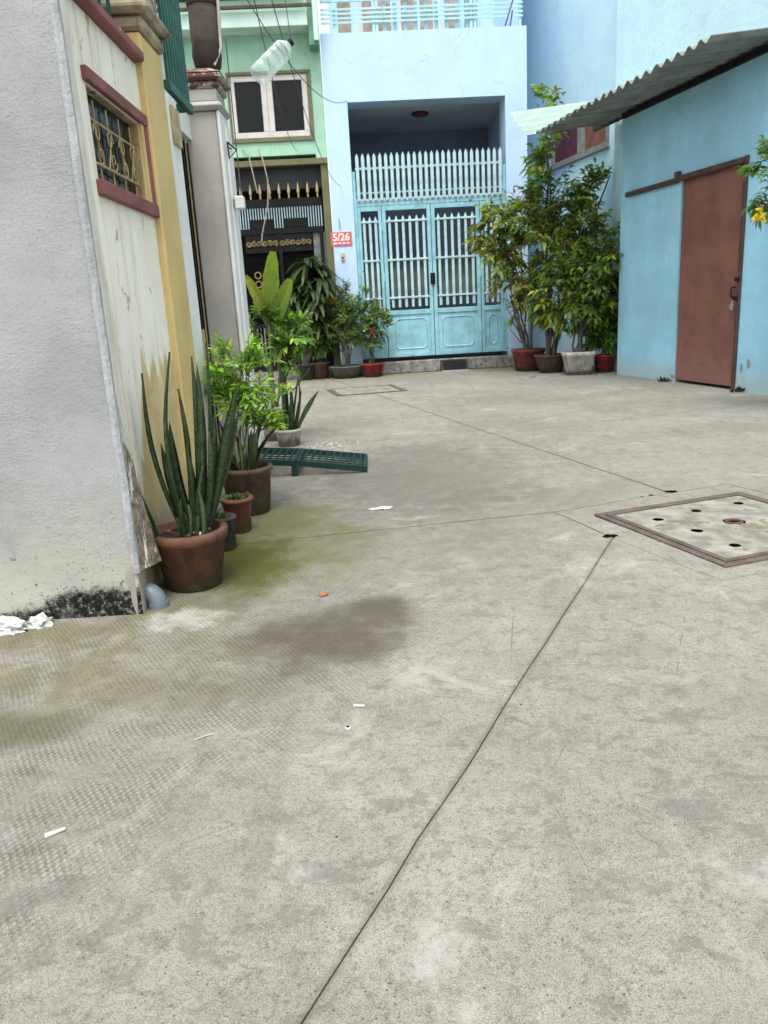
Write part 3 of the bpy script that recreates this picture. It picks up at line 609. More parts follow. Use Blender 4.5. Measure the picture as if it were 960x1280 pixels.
# grey PVC elbow out of the pier foot
ep = thing('drain_pipe', 'grey plastic pipe elbow bending from the wall foot to the ground', 'pipe', (-.945, 2.88, 0))
arc = [(-.06, 0, .062)] + [(-.02 + .05 * math.sin(a), -.012 * math.sin(a), .012 + .05 * math.cos(a)) for a in [k * PI / 16 for k in range(9)]] + [(.03, -.012, .0)]
MB().tube(arc, .037, 20).build('elbow', 'pvc', ep); MB().tube([(.0302, -.012, .022), (.0305, -.012, .0)], .041, 20).build('socket', 'pvc', ep)

# ------------------------------------------------------------------ blue house at the end (local frame on its facade)
FA = math.atan(.0427)
def onfac(u, o, z=0): return (u * math.cos(FA) - o * math.sin(FA), 13.2 + u * math.sin(FA) + o * math.cos(FA), z)
bh = thing('blue_house', 'pale blue house with deep porch above its gate and balcony on top', 'house', onfac(0, 0), FA)
MB().prism([(-.57, 0), (-.215, 0), (-.215, 4.2), (2.265, 4.2), (2.265, 0), (2.61, 0), (2.61, 5.16), (-.57, 5.16)], 0, .45).build('front_wall', 'pale_blue', bh)
_fw = bh.children[-1].data
for _v in _fw.vertices: _v.co = (_v.co.x, .45 - _v.co.z, _v.co.y)
_fw.flip_normals()
bx('side_wall', 'shaded_blue_in', bh, -.56, -.4, .452, 5.0, 0, 5.1); bx('side_wall', 'pale_blue', bh, 2.44, 2.6, .452, 5.0, 0, 9)
bx('porch_ceiling', 'porch', bh, -.398, 2.438, .452, 2.6, 4.22, 4.34)
bx('porch_back_wall', 'shaded_blue_in', bh, -.398, 2.438, 2.4, 2.55, .2, 4.218)
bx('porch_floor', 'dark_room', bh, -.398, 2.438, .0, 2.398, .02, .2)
bx('balcony_floor', 'pale_blue', bh, -.398, 2.438, .452, 2.6, 5.02, 5.12)
bx('upper_wall', 'pale_blue', bh, -.398, 2.438, 1.6, 1.75, 5.121, 9)
for i, u in enumerate((-.30, .12, .38, .78, 1.10, 1.52, 1.86)):
    w = bx('window', 'frame_white' if i % 2 else 'balcony', bh, u, u + .30, 1.56, 1.598, 5.3, 6.6); bx('pane', 'curtain', w, u + .05, u + .27, 1.545, 1.559, 5.36, 6.5)
step = bx('step', 'step_conc', bh, -.30, 2.62, -.10, -.003, 0, .20, .015)
lampo = MB().lathe([(.13, 0), (.15, .02), (.14, .045)], 24, (1.02, .95, 4.172)).build('ceiling_lamp', 'lamp_red', bh)
bal = thing('balcony_railing', 'pale aqua balcony railing of horizontal bars on the blue house', 'railing', onfac(0, .06, 5.163), FA)
for u in (-.36, .24, .29, 1.74, 1.80, 2.50): bx('post', 'balcony', bal, u, u + .04, -.02, .02, 0, .95)
for z in (.13, .19, .25, .31): MB().box(-.54, 2.56, -.035, -.021, 0, .028).build('bar', 'balcony', bal, (0, 0, z))
for z in (.40, .92): bx('rail', 'balcony', bal, -.54, 2.56, -.022, .022, z + .032, z + .075)
for k in range(9): MB().box(0, .06, .021, .032, .02, .40).build('slat', 'picket', bal, (.40 + k * .16, 0, 0))
MB().tube([(2.28, -.03, .0), (2.44, -.03, .45)], .012, 6).build('brace', 'wire', bal); MB().tube([(2.36, -.03, .0), (2.40, -.03, .22)], .012, 6).build('brace', 'wire', bal)
# sign, bell, nail
sg = thing('house_number_sign', 'small red house number plate on the blue pillar', 'sign', onfac(-.445, -.004, 2.09), FA)
bx('plate', 'sign_red', sg, -.17, .17, -.008, .003, 0, .215, .003)
def text(s_, size, mat, parent, loc):
    c = bpy.data.curves.new('t', 'FONT'); c.body = s_; c.size = size; c.align_x = 'CENTER'; c.extrude = .001; c.offset = .004
    o = bpy.data.objects.new('t', c); me = bpy.data.meshes.new_from_object(o); bpy.data.objects.remove(o); me.materials.clear(); me.materials.append(M[mat])
    o = bpy.data.objects.new('lettering', me); COL.objects.link(o); o.parent = parent; o.location = loc; o.rotation_euler = (PI / 2, 0, 0); return o
text('5/26', .155, 'sign_white', sg, (0, -.0105, .085))
for k, (a, w) in enumerate(((-.13, .06), (-.05, .05), (.02, .04), (.08, .05))): bx('small_print', 'sign_white', sg, a, a + w, -.0105, -.009, .03 + .004 * (k % 2), .055)
bl = thing('doorbell', 'yellowed doorbell button below the red number plate', 'doorbell', onfac(-.44, -.004, 1.86), FA)
bx('housing', 'bell', bl, -.033, .033, -.022, .003, 0, .13, .006); MB().tube([(0, -.023, .045), (0, -.03, .045)], .016, 14).build('button', 'black_iron', bl)
nl = MB().tube([(0, .0, 0), (-.012, -.012, .16)], .006, 6).build('nail', 'wire', None, onfac(-.452, -.006, 2.34), label='thin bent wire stuck in the wall above the number plate', cat='wire')
mt = thing('threshold_ramp', 'small black rubber ramp leaning on the step of the teal gate', 'ramp', onfac(1.32, -.10), FA)
MB().add([(-.24, -.17, .004), (.22, -.17, .004), (.22, -.002, .19), (-.24, -.002, .19), (-.24, -.002, 0), (.22, -.002, 0), (-.24, -.17, 0), (.22, -.17, 0)],
         [(0, 1, 2, 3), (6, 7, 1, 0), (0, 3, 4, 6), (1, 7, 5, 2), (3, 2, 5, 4), (4, 5, 7, 6)]).build('wedge', 'rubber', mt)
for k in range(7): 
    t = .1 + k * .12; MB().box(-.20, .18, 0, .008, 0, .012).build('ridge', 'rubber', mt, (0, -.17 + .168 * t - .01, .004 + .186 * t))
bx('metal_edge', 'steel', mt, -.24, .22, -.195, -.171, 0, .018, .002)

# teal gate
tg = thing('teal_gate', 'teal steel double gate with pale pickets in the blue house porch', 'gate', onfac(0, .05, .2), FA)
def gbx(name, mat, u0, u1, z0, z1, o0=-.025, o1=.025, parent=None, bev=.004): return bx(name, mat, parent or tg, u0, u1, o0, o1, z0 - .2, z1 - .2, bev)
def picket_mesh(w, h, d=.012):
    t = .055
    return MB().add([(-w / 2, y, 0) for y in (-d, d)] + [(w / 2, y, 0) for y in (-d, d)] + [(-w / 2, y, h - t) for y in (-d, d)] + [(w / 2, y, h - t) for y in (-d, d)] + [(0, y, h) for y in (-d, d)],
        [(0, 2, 6, 8, 4), (1, 5, 9, 7, 3), (0, 4, 5, 1), (2, 3, 7, 6), (4, 8, 9, 5), (6, 7, 9, 8), (0, 1, 3, 2)]).mesh('picket', 'picket')
gbx('frame_post', 'teal', -.212, -.16, .26, 3.2); gbx('frame_post', 'teal', 2.21, 2.262, .26, 3.2)
gbx('transom_rail', 'picket', -.158, 2.208, 2.735, 2.79, -.03, .03)
gbx('header_rail', 'teal', -.158, 2.208, 2.675, 2.733)
tp = picket_mesh(.05, .70)
for k in range(26): inst(tp, 'picket', tg, (-.12 + k * .0916, -.044, 2.56))
gbx('picket_rail', 'picket', -.158, 2.208, 3.22, 3.255, -.031, .01); gbx('picket_rail', 'teal', -.158, 2.208, 2.86, 2.885, -.031, .01)
def leaf(u0, u1, npk, name, sw=.05):
    d = gbx(name, 'teal', u0, u0 + sw, .265, 2.67)
    gbx('stile', 'teal', u1 - sw, u1, .265, 2.67, parent=d); a, c = u0 + sw + .001, u1 - sw - .001
    gbx('rail', 'teal', a, c, 2.60, 2.67, parent=d); gbx('rail', 'teal', a, c, .955, 1.03, parent=d); gbx('rail', 'teal', a, c, .265, .33, parent=d)
    gbx('panel', 'teal', a, c, .331, .954, -.008, .012, parent=d, bev=.001)
    w, h = (c - a), .623; m = .06                                           # raised cut-corner moulding
    def octo(i, kk):
        x0, x1, zz0, zz1 = a + i, c - i, .331 + i, .954 - i; return [(x0 + kk, zz0), (x1 - kk, zz0), (x1, zz0 + kk), (x1, zz1 - kk), (x1 - kk, zz1), (x0 + kk, zz1), (x0, zz1 - kk), (x0, zz0 + kk)]
    o1, o2 = octo(m, .05), octo(m + .022, .045); mb = MB()
    vs_ = [(x, -.009, z - .2) for x, z in o1] + [(x, -.02, z - .2) for x, z in octo(m + .008, .048)] + [(x, -.009, z - .2) for x, z in o2]
    mb.add(vs_, [(r * 8 + i, r * 8 + (i + 1) % 8, (r + 1) * 8 + (i + 1) % 8, (r + 1) * 8 + i) for r in range(2) for i in range(8)]); mb.build('moulding', 'teal', d)
    pm_ = picket_mesh(.042, 1.44); sp = w / npk
    for k in range(npk): inst(pm_, 'picket', d, (a + sp * (k + .5), -.012, 1.08 - .2))
    for z in (2.42, 1.82, 1.22): gbx('picket_rail', 'picket', a, c, z, z + .03, -.024 - .012, .0, parent=d, bev=.003)
    gbx('backing_sheet', 'sheet_pale', a + .03, c - .06, 1.24, 1.82, .027, .031, parent=d, bev=0)
    return d
leaf(-.158, .225, 3, 'fixed_leaf'); dl = leaf(.235, 1.022, 6, 'door_leaf', .06); dr = leaf(1.032, 1.822, 6, 'door_leaf', .06); leaf(1.832, 2.208, 3, 'fixed_leaf')
lk = gbx('lock_plate', 'black_iron', .985, 1.065, 1.42, 1.60, -.034, -.026); MB().tube([(1.025, -.05, 1.32), (1.025, -.07, 1.25), (1.025, -.05, 1.18)], .012, 8).build('handle', 'black_iron', tg)
for z in (.62, 1.5, 2.3):
    for u in (.23, 1.827): MB().tube([(u, -.03, z - .2), (u, -.03, z - .08)], .012, 8).build('hinge', 'teal', tg)

# ------------------------------------------------------------------ green house beside it
gh = thing('green_house', 'mint green house with a white double window above a dark gateway', 'house', onfac(-.58, .08), FA)
def G(name, mat, u0, u1, o0, o1, z0, z1, bev=0, parent=None): return bx(name, mat, parent or gh, u0 + .58, u1 + .58, o0, o1, z0, z1, bev)
G('wall', 'mint', -.76, -.582, .0, .3, 3.44, 5.2); G('wall', 'mint', -4.5, -2.06, .0, .3, 3.44, 5.2)
G('wall', 'mint', -2.058, -.762, .0, .3, 3.50, 3.70); G('wall', 'mint', -2.058, -.762, .0, .3, 4.70, 5.2)
G('pier', 'olive', -.70, -.582, .01, .3, 0, 3.345, .005); G('pier', 'olive', -4.4, -2.3, .01, .3, 0, 3.345)
G('lintel', 'olive', -4.4, -.582, -.03, .3, 3.35, 3.437, .005)
for (a, c, d, e) in ((-2.06, -.762, 3.70, 3.765), (-2.06, -.762, 4.655, 4.70), (-2.058, -2.03, 3.766, 4.654), (-.82, -.762, 3.766, 4.654)): G('window_surround', 'olive', a, c, -.03, .1, d, e, .004)
w = G('window', 'frame_white', -2.028, -.822, .0, .05, 3.767, 3.85, .004)
G('frame_top', 'frame_white', -2.028, -.822, .0, .05, 4.57, 4.653, .004, w)
for (a, c) in ((-2.028, -1.945), (-1.54, -1.455), (-1.452, -1.365), (-.905, -.822)): G('frame_stile', 'frame_white', a, c, .0, .05, 3.852, 4.568, .004, w)
for (a, c) in ((-1.944, -1.541), (-1.364, -.906)): G('pane', 'dark_glass', a, c, .03, .036, 3.852, 4.568, 0, w)
G('balcony_slab', 'mint_light', -4.5, -.74, -.35, .3, 5.202, 5.40, .005); G('upper_wall', 'mint', -4.5, -.582, .301, .5, 3.44, 7)
G('upper_pier', 'green_deep', -.738, -.60, -.30, .0, 4.95, 5.9, .005); G('white_pier', 'mint_light', -.66, -.59, -.36, -.301, 5.0, 7)
G('awning_sheet', 'roof_old', -4.5, -.80, -.45, .2, 5.62, 5.66); G('awning_beam', 'mint', -4.5, -.80, -.34, -.28, 5.47, 5.56); G('awning_pole', 'rust', -4.5, -.66, -.42, -.38, 5.43, 5.468)
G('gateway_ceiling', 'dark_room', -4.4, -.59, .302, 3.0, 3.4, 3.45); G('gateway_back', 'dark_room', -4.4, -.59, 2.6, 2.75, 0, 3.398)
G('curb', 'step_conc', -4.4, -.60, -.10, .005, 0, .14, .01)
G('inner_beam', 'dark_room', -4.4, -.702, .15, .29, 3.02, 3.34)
gg = thing('black_gate', 'black iron gate topped with gold spear points under the green house', 'gate', onfac(-.72, .06, .142), FA)
def K(name, mat, u0, u1, z0, z1, o0=-.02, o1=.02, bev=.003, parent=None): return bx(name, mat, parent or gg, u0 + .72, u1 + .72, o0, o1, z0 - .142, z1 - .142, bev)
K('rail', 'black_iron', -2.3, -.725, 2.74, 2.86); K('rail', 'black_iron', -2.3, -.725, 2.33, 2.42); K('rail', 'black_iron', -2.3, -.725, .16, .24)
sp_ = MB().lathe([(.010, 0), (.017, .03), (.010, .055), (.027, .10), (.018, .14), (.003, .23)], 8).mesh('spear', 'gold')
for k in range(11): inst(sp_, 'spear', gg, (-.06 - k * .152, 0, 2.72))
vb = MB().box(-.007, .007, -.007, .007, 0, .315).mesh('bar', 'picket')
for k in range(37): inst(vb, 'bar', gg, (-.02 - k * .042, 0, 2.28))
for (a, c) in ((-1.9, -1.52), (-1.36, -.98)):
    K('dark_insert', 'black_iron', a, c, 2.425, 2.56, -.024, .024)
    o = K('ornament_panel', 'black_iron', a - .10, c + .06, 2.05, 2.325, -.01, .01)
    rg = rnd(int(-a * 100))
    for i in range(6):
        cx = a - .04 + i * (c - a + .06) / 5.2; pts = [(cx + .72 + (.045 - .0016 * t) * math.cos(t * .42 + i), -.02, 2.19 - .142 + (.045 - .0016 * t) * math.sin(t * .42 + i) * (1 if i % 2 else -1)) for t in range(22)]
        MB().tube(pts, .009, 5).build('scroll', 'gold_dull', o)
for u in (-2.28, -1.47, -.79): K('stile', 'black_iron', u, u + .06, .24, 2.33)
lb = MB().box(-.008, .008, -.008, .008, 0, 1.8).mesh('bar', 'picket')
for k in range(6): inst(lb, 'bar', gg, (-1.27 - .0 - k * .045 - .14, -.0, .10))
lb2 = MB().box(-.009, .009, -.009, .009, 0, .62).mesh('bar', 'alu')
for k in range(24): inst(lb2, 'bar', gg, (-.11 - k * .058, -.028, .10))
K('door_sheet', 'black', -2.2, -.80, .25, 2.32, .022, .026, 0); K('lower_rail', 'black_iron', -2.3, -.725, .86, .92)
for k in range(5):
    z = 1.0 + k * .14; pts = [(-1.12 + .05 * math.cos(t * .5 + k), -.03, z + .05 * math.sin(t * .5 + k) * (1 if k % 2 else -1)) for t in range(16)]; MB().tube(pts, .011, 5).build('scroll', 'gold_dull', gg)
G('stone_facing', 'slate', -.90, -.705, .0, .06, 1.8, 2.33)

# ------------------------------------------------------------------ right: shed, tall walls (local frame: x = s towards camera, y = off the alley)
SA = Vector((3.4, 10.96, 0)); SDX = Vector((.212, -.977, 0)).normalized(); SRZ = math.atan2(SDX.y, SDX.x)   # local +x along the wall to the camera, local +y = away from alley
def onsh(s, off, z=0):
    n = Vector((-SDX.y, SDX.x, 0)); p = SA + SDX * s + n * off; return (p.x, p.y, z)
sh = thing('blue_shed', 'low sky blue shed under an overhanging grey corrugated roof', 'shed', onsh(0, 0), SRZ)
MB().prism([(0, 0), (1.376, 0), (1.376, 2.37), (2.529, 2.37), (2.529, 0), (6, 0), (6, 3.3), (0, 3.3)], 0, .28).build('wall', 'shed_blue', sh)
_sw = sh.children[-1].data
for _v in _sw.vertices: _v.co = (_v.co.x, .28 - _v.co.z, _v.co.y)
_sw.flip_normals()
bx('doorway_back', 'black', sh, 1.376, 2.529, .22, .28, 0, 2.368)
door = bx('door', 'brown_door', sh, 1.38, 2.50, .02, .05, .035, 2.35, .004)
bx('frame_post', 'brown_iron', sh, 2.502, 2.545, -.03, .06, .0, 2.40, .004)
bx('sliding_rail', 'brown_iron', sh, .18, 1.33, -.05, -.003, 2.32, 2.375, .004); bx('sliding_rail', 'brown_iron', sh, 1.332, 2.50, -.05, -.003, 2.33, 2.39, .004)
bx('rail_bracket', 'brown_iron', sh, 1.30, 1.365, -.055, -.002, 2.376, 2.44)
bx('door_edge', 'brown_iron', door, 2.475, 2.499, .0, .019, .04, 2.32, .002)
MB().tube([(2.42, .018, 1.10), (2.42, -.03, 1.10), (2.42, -.03, 1.00), (2.42, .018, 1.00)], .008, 8).build('handle', 'black_iron', door)
pl = bx('padlock', 'brass', sh, 2.425, 2.475, -.05, -.025, .86, .925, .006); MB().tube([(2.435, -.037, .925), (2.437, -.037, .965), (2.45, -.037, .975), (2.463, -.037, .965), (2.465, -.037, .925)], .005, 6).build('shackle', 'brass', pl)
bx('hasp', 'black_iron', sh, 2.44, 2.535, -.04, -.031, .96, 1.0); bx('hasp', 'black_iron', sh, 2.48, 2.55, -.045, -.031, 1.16, 1.20)
for (s0, z0, w_, h_) in ((2.60, .20, .05, .10), (2.70, .24, .07, .13), (1.30, .05, .10, .05)):      # paint flaked off to the render
    rg = rnd(int(s0 * 100)); n = 14; MB().add([(s0 + w_ * .5 + w_ * .5 * math.cos(2 * PI * k / n) * rg.uniform(.6, 1.1), -.0025, z0 + h_ * .5 + h_ * .5 * math.sin(2 * PI * k / n) * rg.uniform(.6, 1.1)) for k in range(n)], [tuple(range(n))]).build('bare_patch', 'step_conc', sh)
# corrugated sheets
def corr(s0, s1, o0, o1, zf, wl=.18, amp=.026, th=.007, ph=0, ny=6, cut=None):
    b = MB(); n = int((s1 - s0) / wl * 12)
    for layer in (0, 1):
        for j in range(ny + 1):
            for i in range(n + 1):
                s_ = s0 + (s1 - s0) * i / n; f = j / ny; oo0 = cut(s_) if cut else o0; o_ = oo0 + (o1 - oo0) * f
                b.v.append(Vector((s_, o_, zf(s_, o_) + amp * math.sin(2 * PI * s_ / wl + ph) + th * layer)))
    W_ = n + 1; base = (ny + 1) * W_
    F_ = []
    for j in range(ny):
        for i in range(n): k = j * W_ + i; F_.append((k, k + W_, k + W_ + 1, k + 1)); F_.append((base + k, base + k + 1, base + k + W_ + 1, base + k + W_))
    for i in range(n): F_.append((i, i + 1, base + i + 1, base + i)); k = ny * W_ + i; F_.append((k, base + k, base + k + 1, k + 1))
    for j in range(ny): k = j * W_; F_.append((k, base + k, base + k + W_, k + W_)); k += n; F_.append((k, k + W_, base + k + W_, base + k))
    for f in F_: b.f.append(f); b.c.append(None); b.mi.append(0); b.smooth.append(False)
    return b
zf = lambda s_, o_: 3.275 + .12 * (o_ + .9)
for k in range(4):
    a = -.72 + k * .945; c = min(a + 1.03, 3.08); corr(a, c, -.9 + .012 * (k % 2), .27, lambda s_, o_, k=k: zf(s_, o_) + .009 * (k % 2)).build('roof_sheet', 'asbestos', sh)
bx('wall_plate', 'black_iron', sh, .06, 6.0, -.05, -.002, 3.285, 3.345)
cs = thing('clear_roof_sheet', 'pale translucent corrugated sheet jutting out beyond the grey shed roof', 'roof sheet', onsh(0, 0, 3.3), SRZ)
corr(-1.05, .62, -1.5, .2, lambda s_, o_: .035 + .12 * (o_ + .9), wl=.40, amp=.03, th=.004, cut=lambda s_: -.88 - .95 * max(0, (s_ + 1.05) / 1.67)).build('sheet', 'clear_sheet', cs)
bx('bearer', 'brown_iron', cs, -1.0, .6, .10, .14, .05, .12)
tw = thing('tall_blue_building', 'tall pale blue building with a small window above the potted shrubs', 'building', onsh(-.75, .45), SRZ)
# wall with window opening (local x negative = away)
wx0, wx1, wz0, wz1 = -2.35, -.42, 3.20, 3.86
b = MB()
for (a, c, d, e) in ((-6.5, wx0, 0, 10), (wx1, 0, 0, 10), (wx0, wx1, 0, wz0), (wx0, wx1, wz1, 10)): b.box(a, c, 0, .3, d, e)
b.build('wall', 'tall_blue', tw)
wo = bx('window', 'alu', tw, wx0, wx1, -.02, .08, wz0 + .001, wz0 + .07, .004); bx('frame_top', 'alu', wo, wx0, wx1, -.02, .08, wz1 - .07, wz1 - .001, .004)
for (a, c) in ((wx0, wx0 + .07), (-1.40, -1.31), (-1.30, -1.21), (wx1 - .08, wx1)): bx('frame_stile', 'alu', wo, a, c, -.02, .08, wz0 + .072, wz1 - .072, .004)
bx('pane', 'pane_red', wo, wx0 + .071, -1.401, .02, .03, wz0 + .072, wz1 - .072); bx('pane', 'pane_orange', wo, -1.209, wx1 - .081, .02, .03, wz0 + .072, wz1 - .072)
bx('sill', 'alu', wo, wx0 - .02, wx1 + .02, -.06, -.0, wz0 - .03, wz0, .004)
rb = thing('light_blue_building', 'plain light blue rendered wall rising behind the shed roof', 'building', onsh(0, .29), SRZ)
bx('wall', 'side_blue', rb, -.745, 7.5, 0, .4, 0, 10, .012); bx('return_wall', 'side_blue', rb, -.745, -.4, .401, 4, 0, 10)

# ------------------------------------------------------------------ plants
def jit(c, rg, a=.25):
    k = 1 + rg.uniform(-a, a); h = rg.uniform(-.12, .12); return (max(0, c[0] * k * (1 + h)), max(0, c[1] * k), max(0, c[2] * k * (1 - h)))
def leaflet(mb, p, d, L, W, col, rg, droop=.2):
    d = d.normalized(); side = d.cross(Vector((0, 0, 1)))
    if side.length < .05: side = Vector((1, 0, 0))
    side = (Matrix.Rotation(rg.uniform(-.8, .8), 3, d) @ side.normalized()); nr = side.cross(d).normalized()
    m1 = p + d * L * .38 + nr * L * .05; m2 = p + d * L * .72 - Vector((0, 0, droop * L * .25)); tip = p + d * L - Vector((0, 0, droop * L * .6))
    mb.add([p, m1 + side * W * .5 + nr * W * .16, m1, m1 - side * W * .5 + nr * W * .16, m2 + side * W * .36 + nr * W * .10, m2, m2 - side * W * .36 + nr * W * .10, tip],
           [(0, 2, 1), (0, 3, 2), (1, 2, 5, 4), (2, 3, 6, 5), (4, 5, 7), (5, 6, 7)], col, 0, False)
DENS = 1.5
def rdir(rg):
    z = rg.uniform(-1, 1); t = rg.uniform(0, 2 * PI); r = math.sqrt(1 - z * z); return Vector((r * math.cos(t), r * math.sin(t), z))
def sprays(mb, tw_, vol, rg, L, W, pal, per=(6, 10), tl=.16, up=.35, droop=.3, clump=.45):
    """twigs of leaves through an ellipsoid (cx,cy,cz,rx,ry,rz,count): denser in clumps, loose at the skin"""
    cx, cy, cz, rx, ry, rz, cnt = vol; cnt = int(cnt * DENS); c = Vector((cx, cy, cz))
    hubs = [c + Vector([a * b for a, b in zip(rdir(rg) * rg.uniform(.45, .95), (rx, ry, rz))]) for _ in range(max(3, cnt // 7))]
    for _ in range(cnt):
        h = rg.choice(hubs); p = h + rdir(rg) * clump * min(rx, rz) * rg.uniform(.2, 1.2)
        out = (p - c); out = out.normalized() if out.length > .01 else rdir(rg)
        d = (out * .8 + Vector((0, 0, up)) + rdir(rg) * .7).normalized(); ln = tl * rg.uniform(.6, 1.3)
        e = p + d * ln; mid = p + d * ln * .5 + Vector((0, 0, .015))
        if tw_ is not None: tw_.tube([p - d * ln * .3, mid, e], [.0035, .003, .0015], 4, False)
        tone = tuple(a_ * v for a_, v in zip((2.5, 2.7, 1.9), jit(rg.choices([q[0] for q in pal], [q[1] for q in pal])[0], rg, .25))); n = rg.randint(*per)
        for k in range(n):
            t = (k + .5) / n; q = p.lerp(e, t); sd = d.cross(Vector((0, 0, 1)));
            if sd.length < .05: sd = Vector((1, 0, 0))
            sd.normalize(); s_ = 1 if k % 2 else -1
            ld = (d * .55 + sd * s_ * .8 + rdir(rg) * .35) if k < n - 1 else d
            leaflet(mb, q, ld, L * rg.uniform(.7, 1.2), W * rg.uniform(.75, 1.2), jit(tone, rg, .15), rg, droop)
def stemline(p0, p1, rg, n=6, wob=.05):
    p0, p1 = Vector(p0), Vector(p1); return [p0.lerp(p1, k / n) + (Vector((rg.uniform(-wob, wob), rg.uniform(-wob, wob), 0)) if 0 < k < n else Vector((0, 0, 0))) for k in range(n + 1)]
def taper(n, a, b): return [a + (b - a) * k / (n - 1) for k in range(n)]
def potprof(rb, rt, h, rim=.03, lip=.012):
    return [(rb * .9, 0), (rb, .006), (rt - lip, h - rim), (rt, h - rim + .004), (rt + .002, h - .006), (rt - .004, h), (rt - lip - .012, h), (rt - lip - .014, h - .035), (.01, h - .036)]
def potted(name, label, loc, rb, rt, h, mat, n=36, sq=None, rim=.03, lip=.012, group=None, rz=0):
    t = thing(name, label, 'potted plant', (loc[0], loc[1], 0), rz, group)
    MB().lathe(potprof(rb, rt, h, rim, lip), n, sq=sq).build('pot', mat, t)
    MB().lathe([(.01, h - .05), (rt - lip - .016, h - .05), (rt - lip - .02, h - .026), ((rt - lip) * .5, h - .018), (.01, h - .022)], 24, sq=sq).build('soil', 'soil', t)
    return t
def blade(t, base, tip, w, mat, rg, bend=.04, name='leaf', twist=None, n=9):
    """stiff sword leaf: channelled section, wide belly, pointed tip"""
    base, tip = Vector(base), Vector(tip); ax = tip - base; L = ax.length; tw0 = rg.uniform(0, PI) if twist is None else twist
    side0 = ax.cross(Vector((math.cos(tw0), math.sin(tw0), 0.2))).normalized(); b = rdir(rg); b.z *= .2; vs = []
    for i in range(n + 1):
        f = i / n; p = base + ax * f + b * bend * math.sin(f * PI) * L
        ww = w * (.55 + .45 * math.sin(min(1, f * 1.5) * PI / 2)) * (1 if f < .6 else max(.02, 1 - ((f - .6) / .4) ** 1.7))
        s_ = Matrix.Rotation(f * rg.uniform(.4, .5), 3, ax.normalized()) @ side0; nr = s_.cross(ax).normalized()
        vs += [p + s_ * ww * .5 + nr * ww * .22, p + nr * .002, p - s_ * ww * .5 + nr * ww * .22, p - nr * (.006 + ww * .02)]
    fs = []
    for i in range(n):
        for k in range(4): fs.append((i * 4 + k, i * 4 + (k + 1) % 4, (i + 1) * 4 + (k + 1) % 4, (i + 1) * 4 + k))
    return MB().add(vs, fs, None, 0, True).build(name, mat, t)

# big terracotta pot with the tall snake plant
rg = rnd(11)
t = potted('snake_plant', 'tall dark snake plant in the large terracotta pot by the corner', (-.826, 3.11), .118, .163, .248, 'terracotta', 44, rim=.045, lip=.014)
tips = [((-.06, .02), (-.125, -.06, .90), .05), ((-.02, .0), (-.005, -.03, .975), .06), ((.0, .06), (-.055, .02, .70), .05), ((.06, .03), (.10, .0, .93), .05), ((.07, .05), (.135, .05, 1.0), .056),
        ((.09, .02), (.27, -.02, .84), .058), ((.05, .0), (.11, -.02, .80), .06), ((.03, .03), (.075, .03, .95), .05), ((.08, -.02), (.15, .02, .74), .06), ((.02, -.02), (.03, -.06, .60), .062),
        ((-.03, .05), (-.02, .10, .82), .05), ((.06, -.03), (.085, -.05, .52), .055), ((.04, .06), (.25, .05, .72), .045), ((-.05, -.02), (-.085, -.05, .62), .048), ((.10, .04), (.16, .08, .60), .05), ((.07, .0), (.125, -.03, .66), .058)]
for (b0, tp_, w) in tips: blade(t, (b0[0] * .6 + .02, b0[1] * .7, .21), (tp_[0] * .92 + .025, tp_[1], tp_[2]), w * rg.uniform(.68, .95), 'snake', rg, rg.uniform(.02, .075))
for (b0, tp_, w) in (((.03, -.10), (.045, -.13, .38), .032), ((-.01, -.10), (-.005, -.12, .33), .02), ((.08, -.10), (.09, -.11, .44), .026), ((.06, -.11), (.075, -.12, .33), .02), ((-.09, -.10), (-.13, -.15, .40), .022), ((-.10, -.08), (-.15, -.12, .46), .02), ((.0, -.09), (.01, -.10, .40), .018)):
    blade(t, (b0[0], b0[1], .215), tp_, w, 'snake_pale' if w > .024 else 'snake', rg, .06)
for k in range(9):
    a = rg.uniform(0, 6.28); r = rg.uniform(.04, .11); b = MB(); bmv = [rdir(rg) * rg.uniform(.010, .018) for _ in range(8)]
    b.lathe([(.004, 0), (.014, .006), (.012, .014), (.003, .018)], 7, (r * math.cos(a), r * math.sin(a), .228)); b.build('brick_chip', 'terra_orange' if k % 3 else 'crumb', t)
# small dark round pot
t = potted('small_dark_pot_plant', 'small round dark grey pot wedged beside the large terracotta pot', (-.79, 3.60), .06, .072, .165, 'dark_pot', 28, rim=.02)
mb = MB(); rg = rnd(5)
for k in range(14): leaflet(mb, Vector((rg.uniform(-.03, .03), rg.uniform(-.03, .03), .15)), (rdir(rg) + Vector((0, 0, 1.2))), .05, .022, jit((.09, .13, .04), rg), rg)
mb.build('sprouts', 'leaf', t, kind='stuff')
# orange terracotta pot with low herbs
t = potted('low_herb_pot', 'small orange terracotta pot of low green herbs', (-.765, 3.90), .062, .088, .185, 'terra_orange', 32, rim=.022)
mb = MB(); rg = rnd(6)
for k in range(46):
    a = rg.uniform(0, 6.28); r = .065 * math.sqrt(rg.random()); leaflet(mb, Vector((r * math.cos(a), r * math.sin(a), .165)), (rdir(rg) * .8 + Vector((0, 0, 1.0))), rg.uniform(.035, .06), .026, jit(rg.choice([(.08, .14, .05), (.13, .19, .08), (.05, .09, .04)]), rg), rg)
mb.build('herb_leaves', 'leaf', t, kind='stuff')
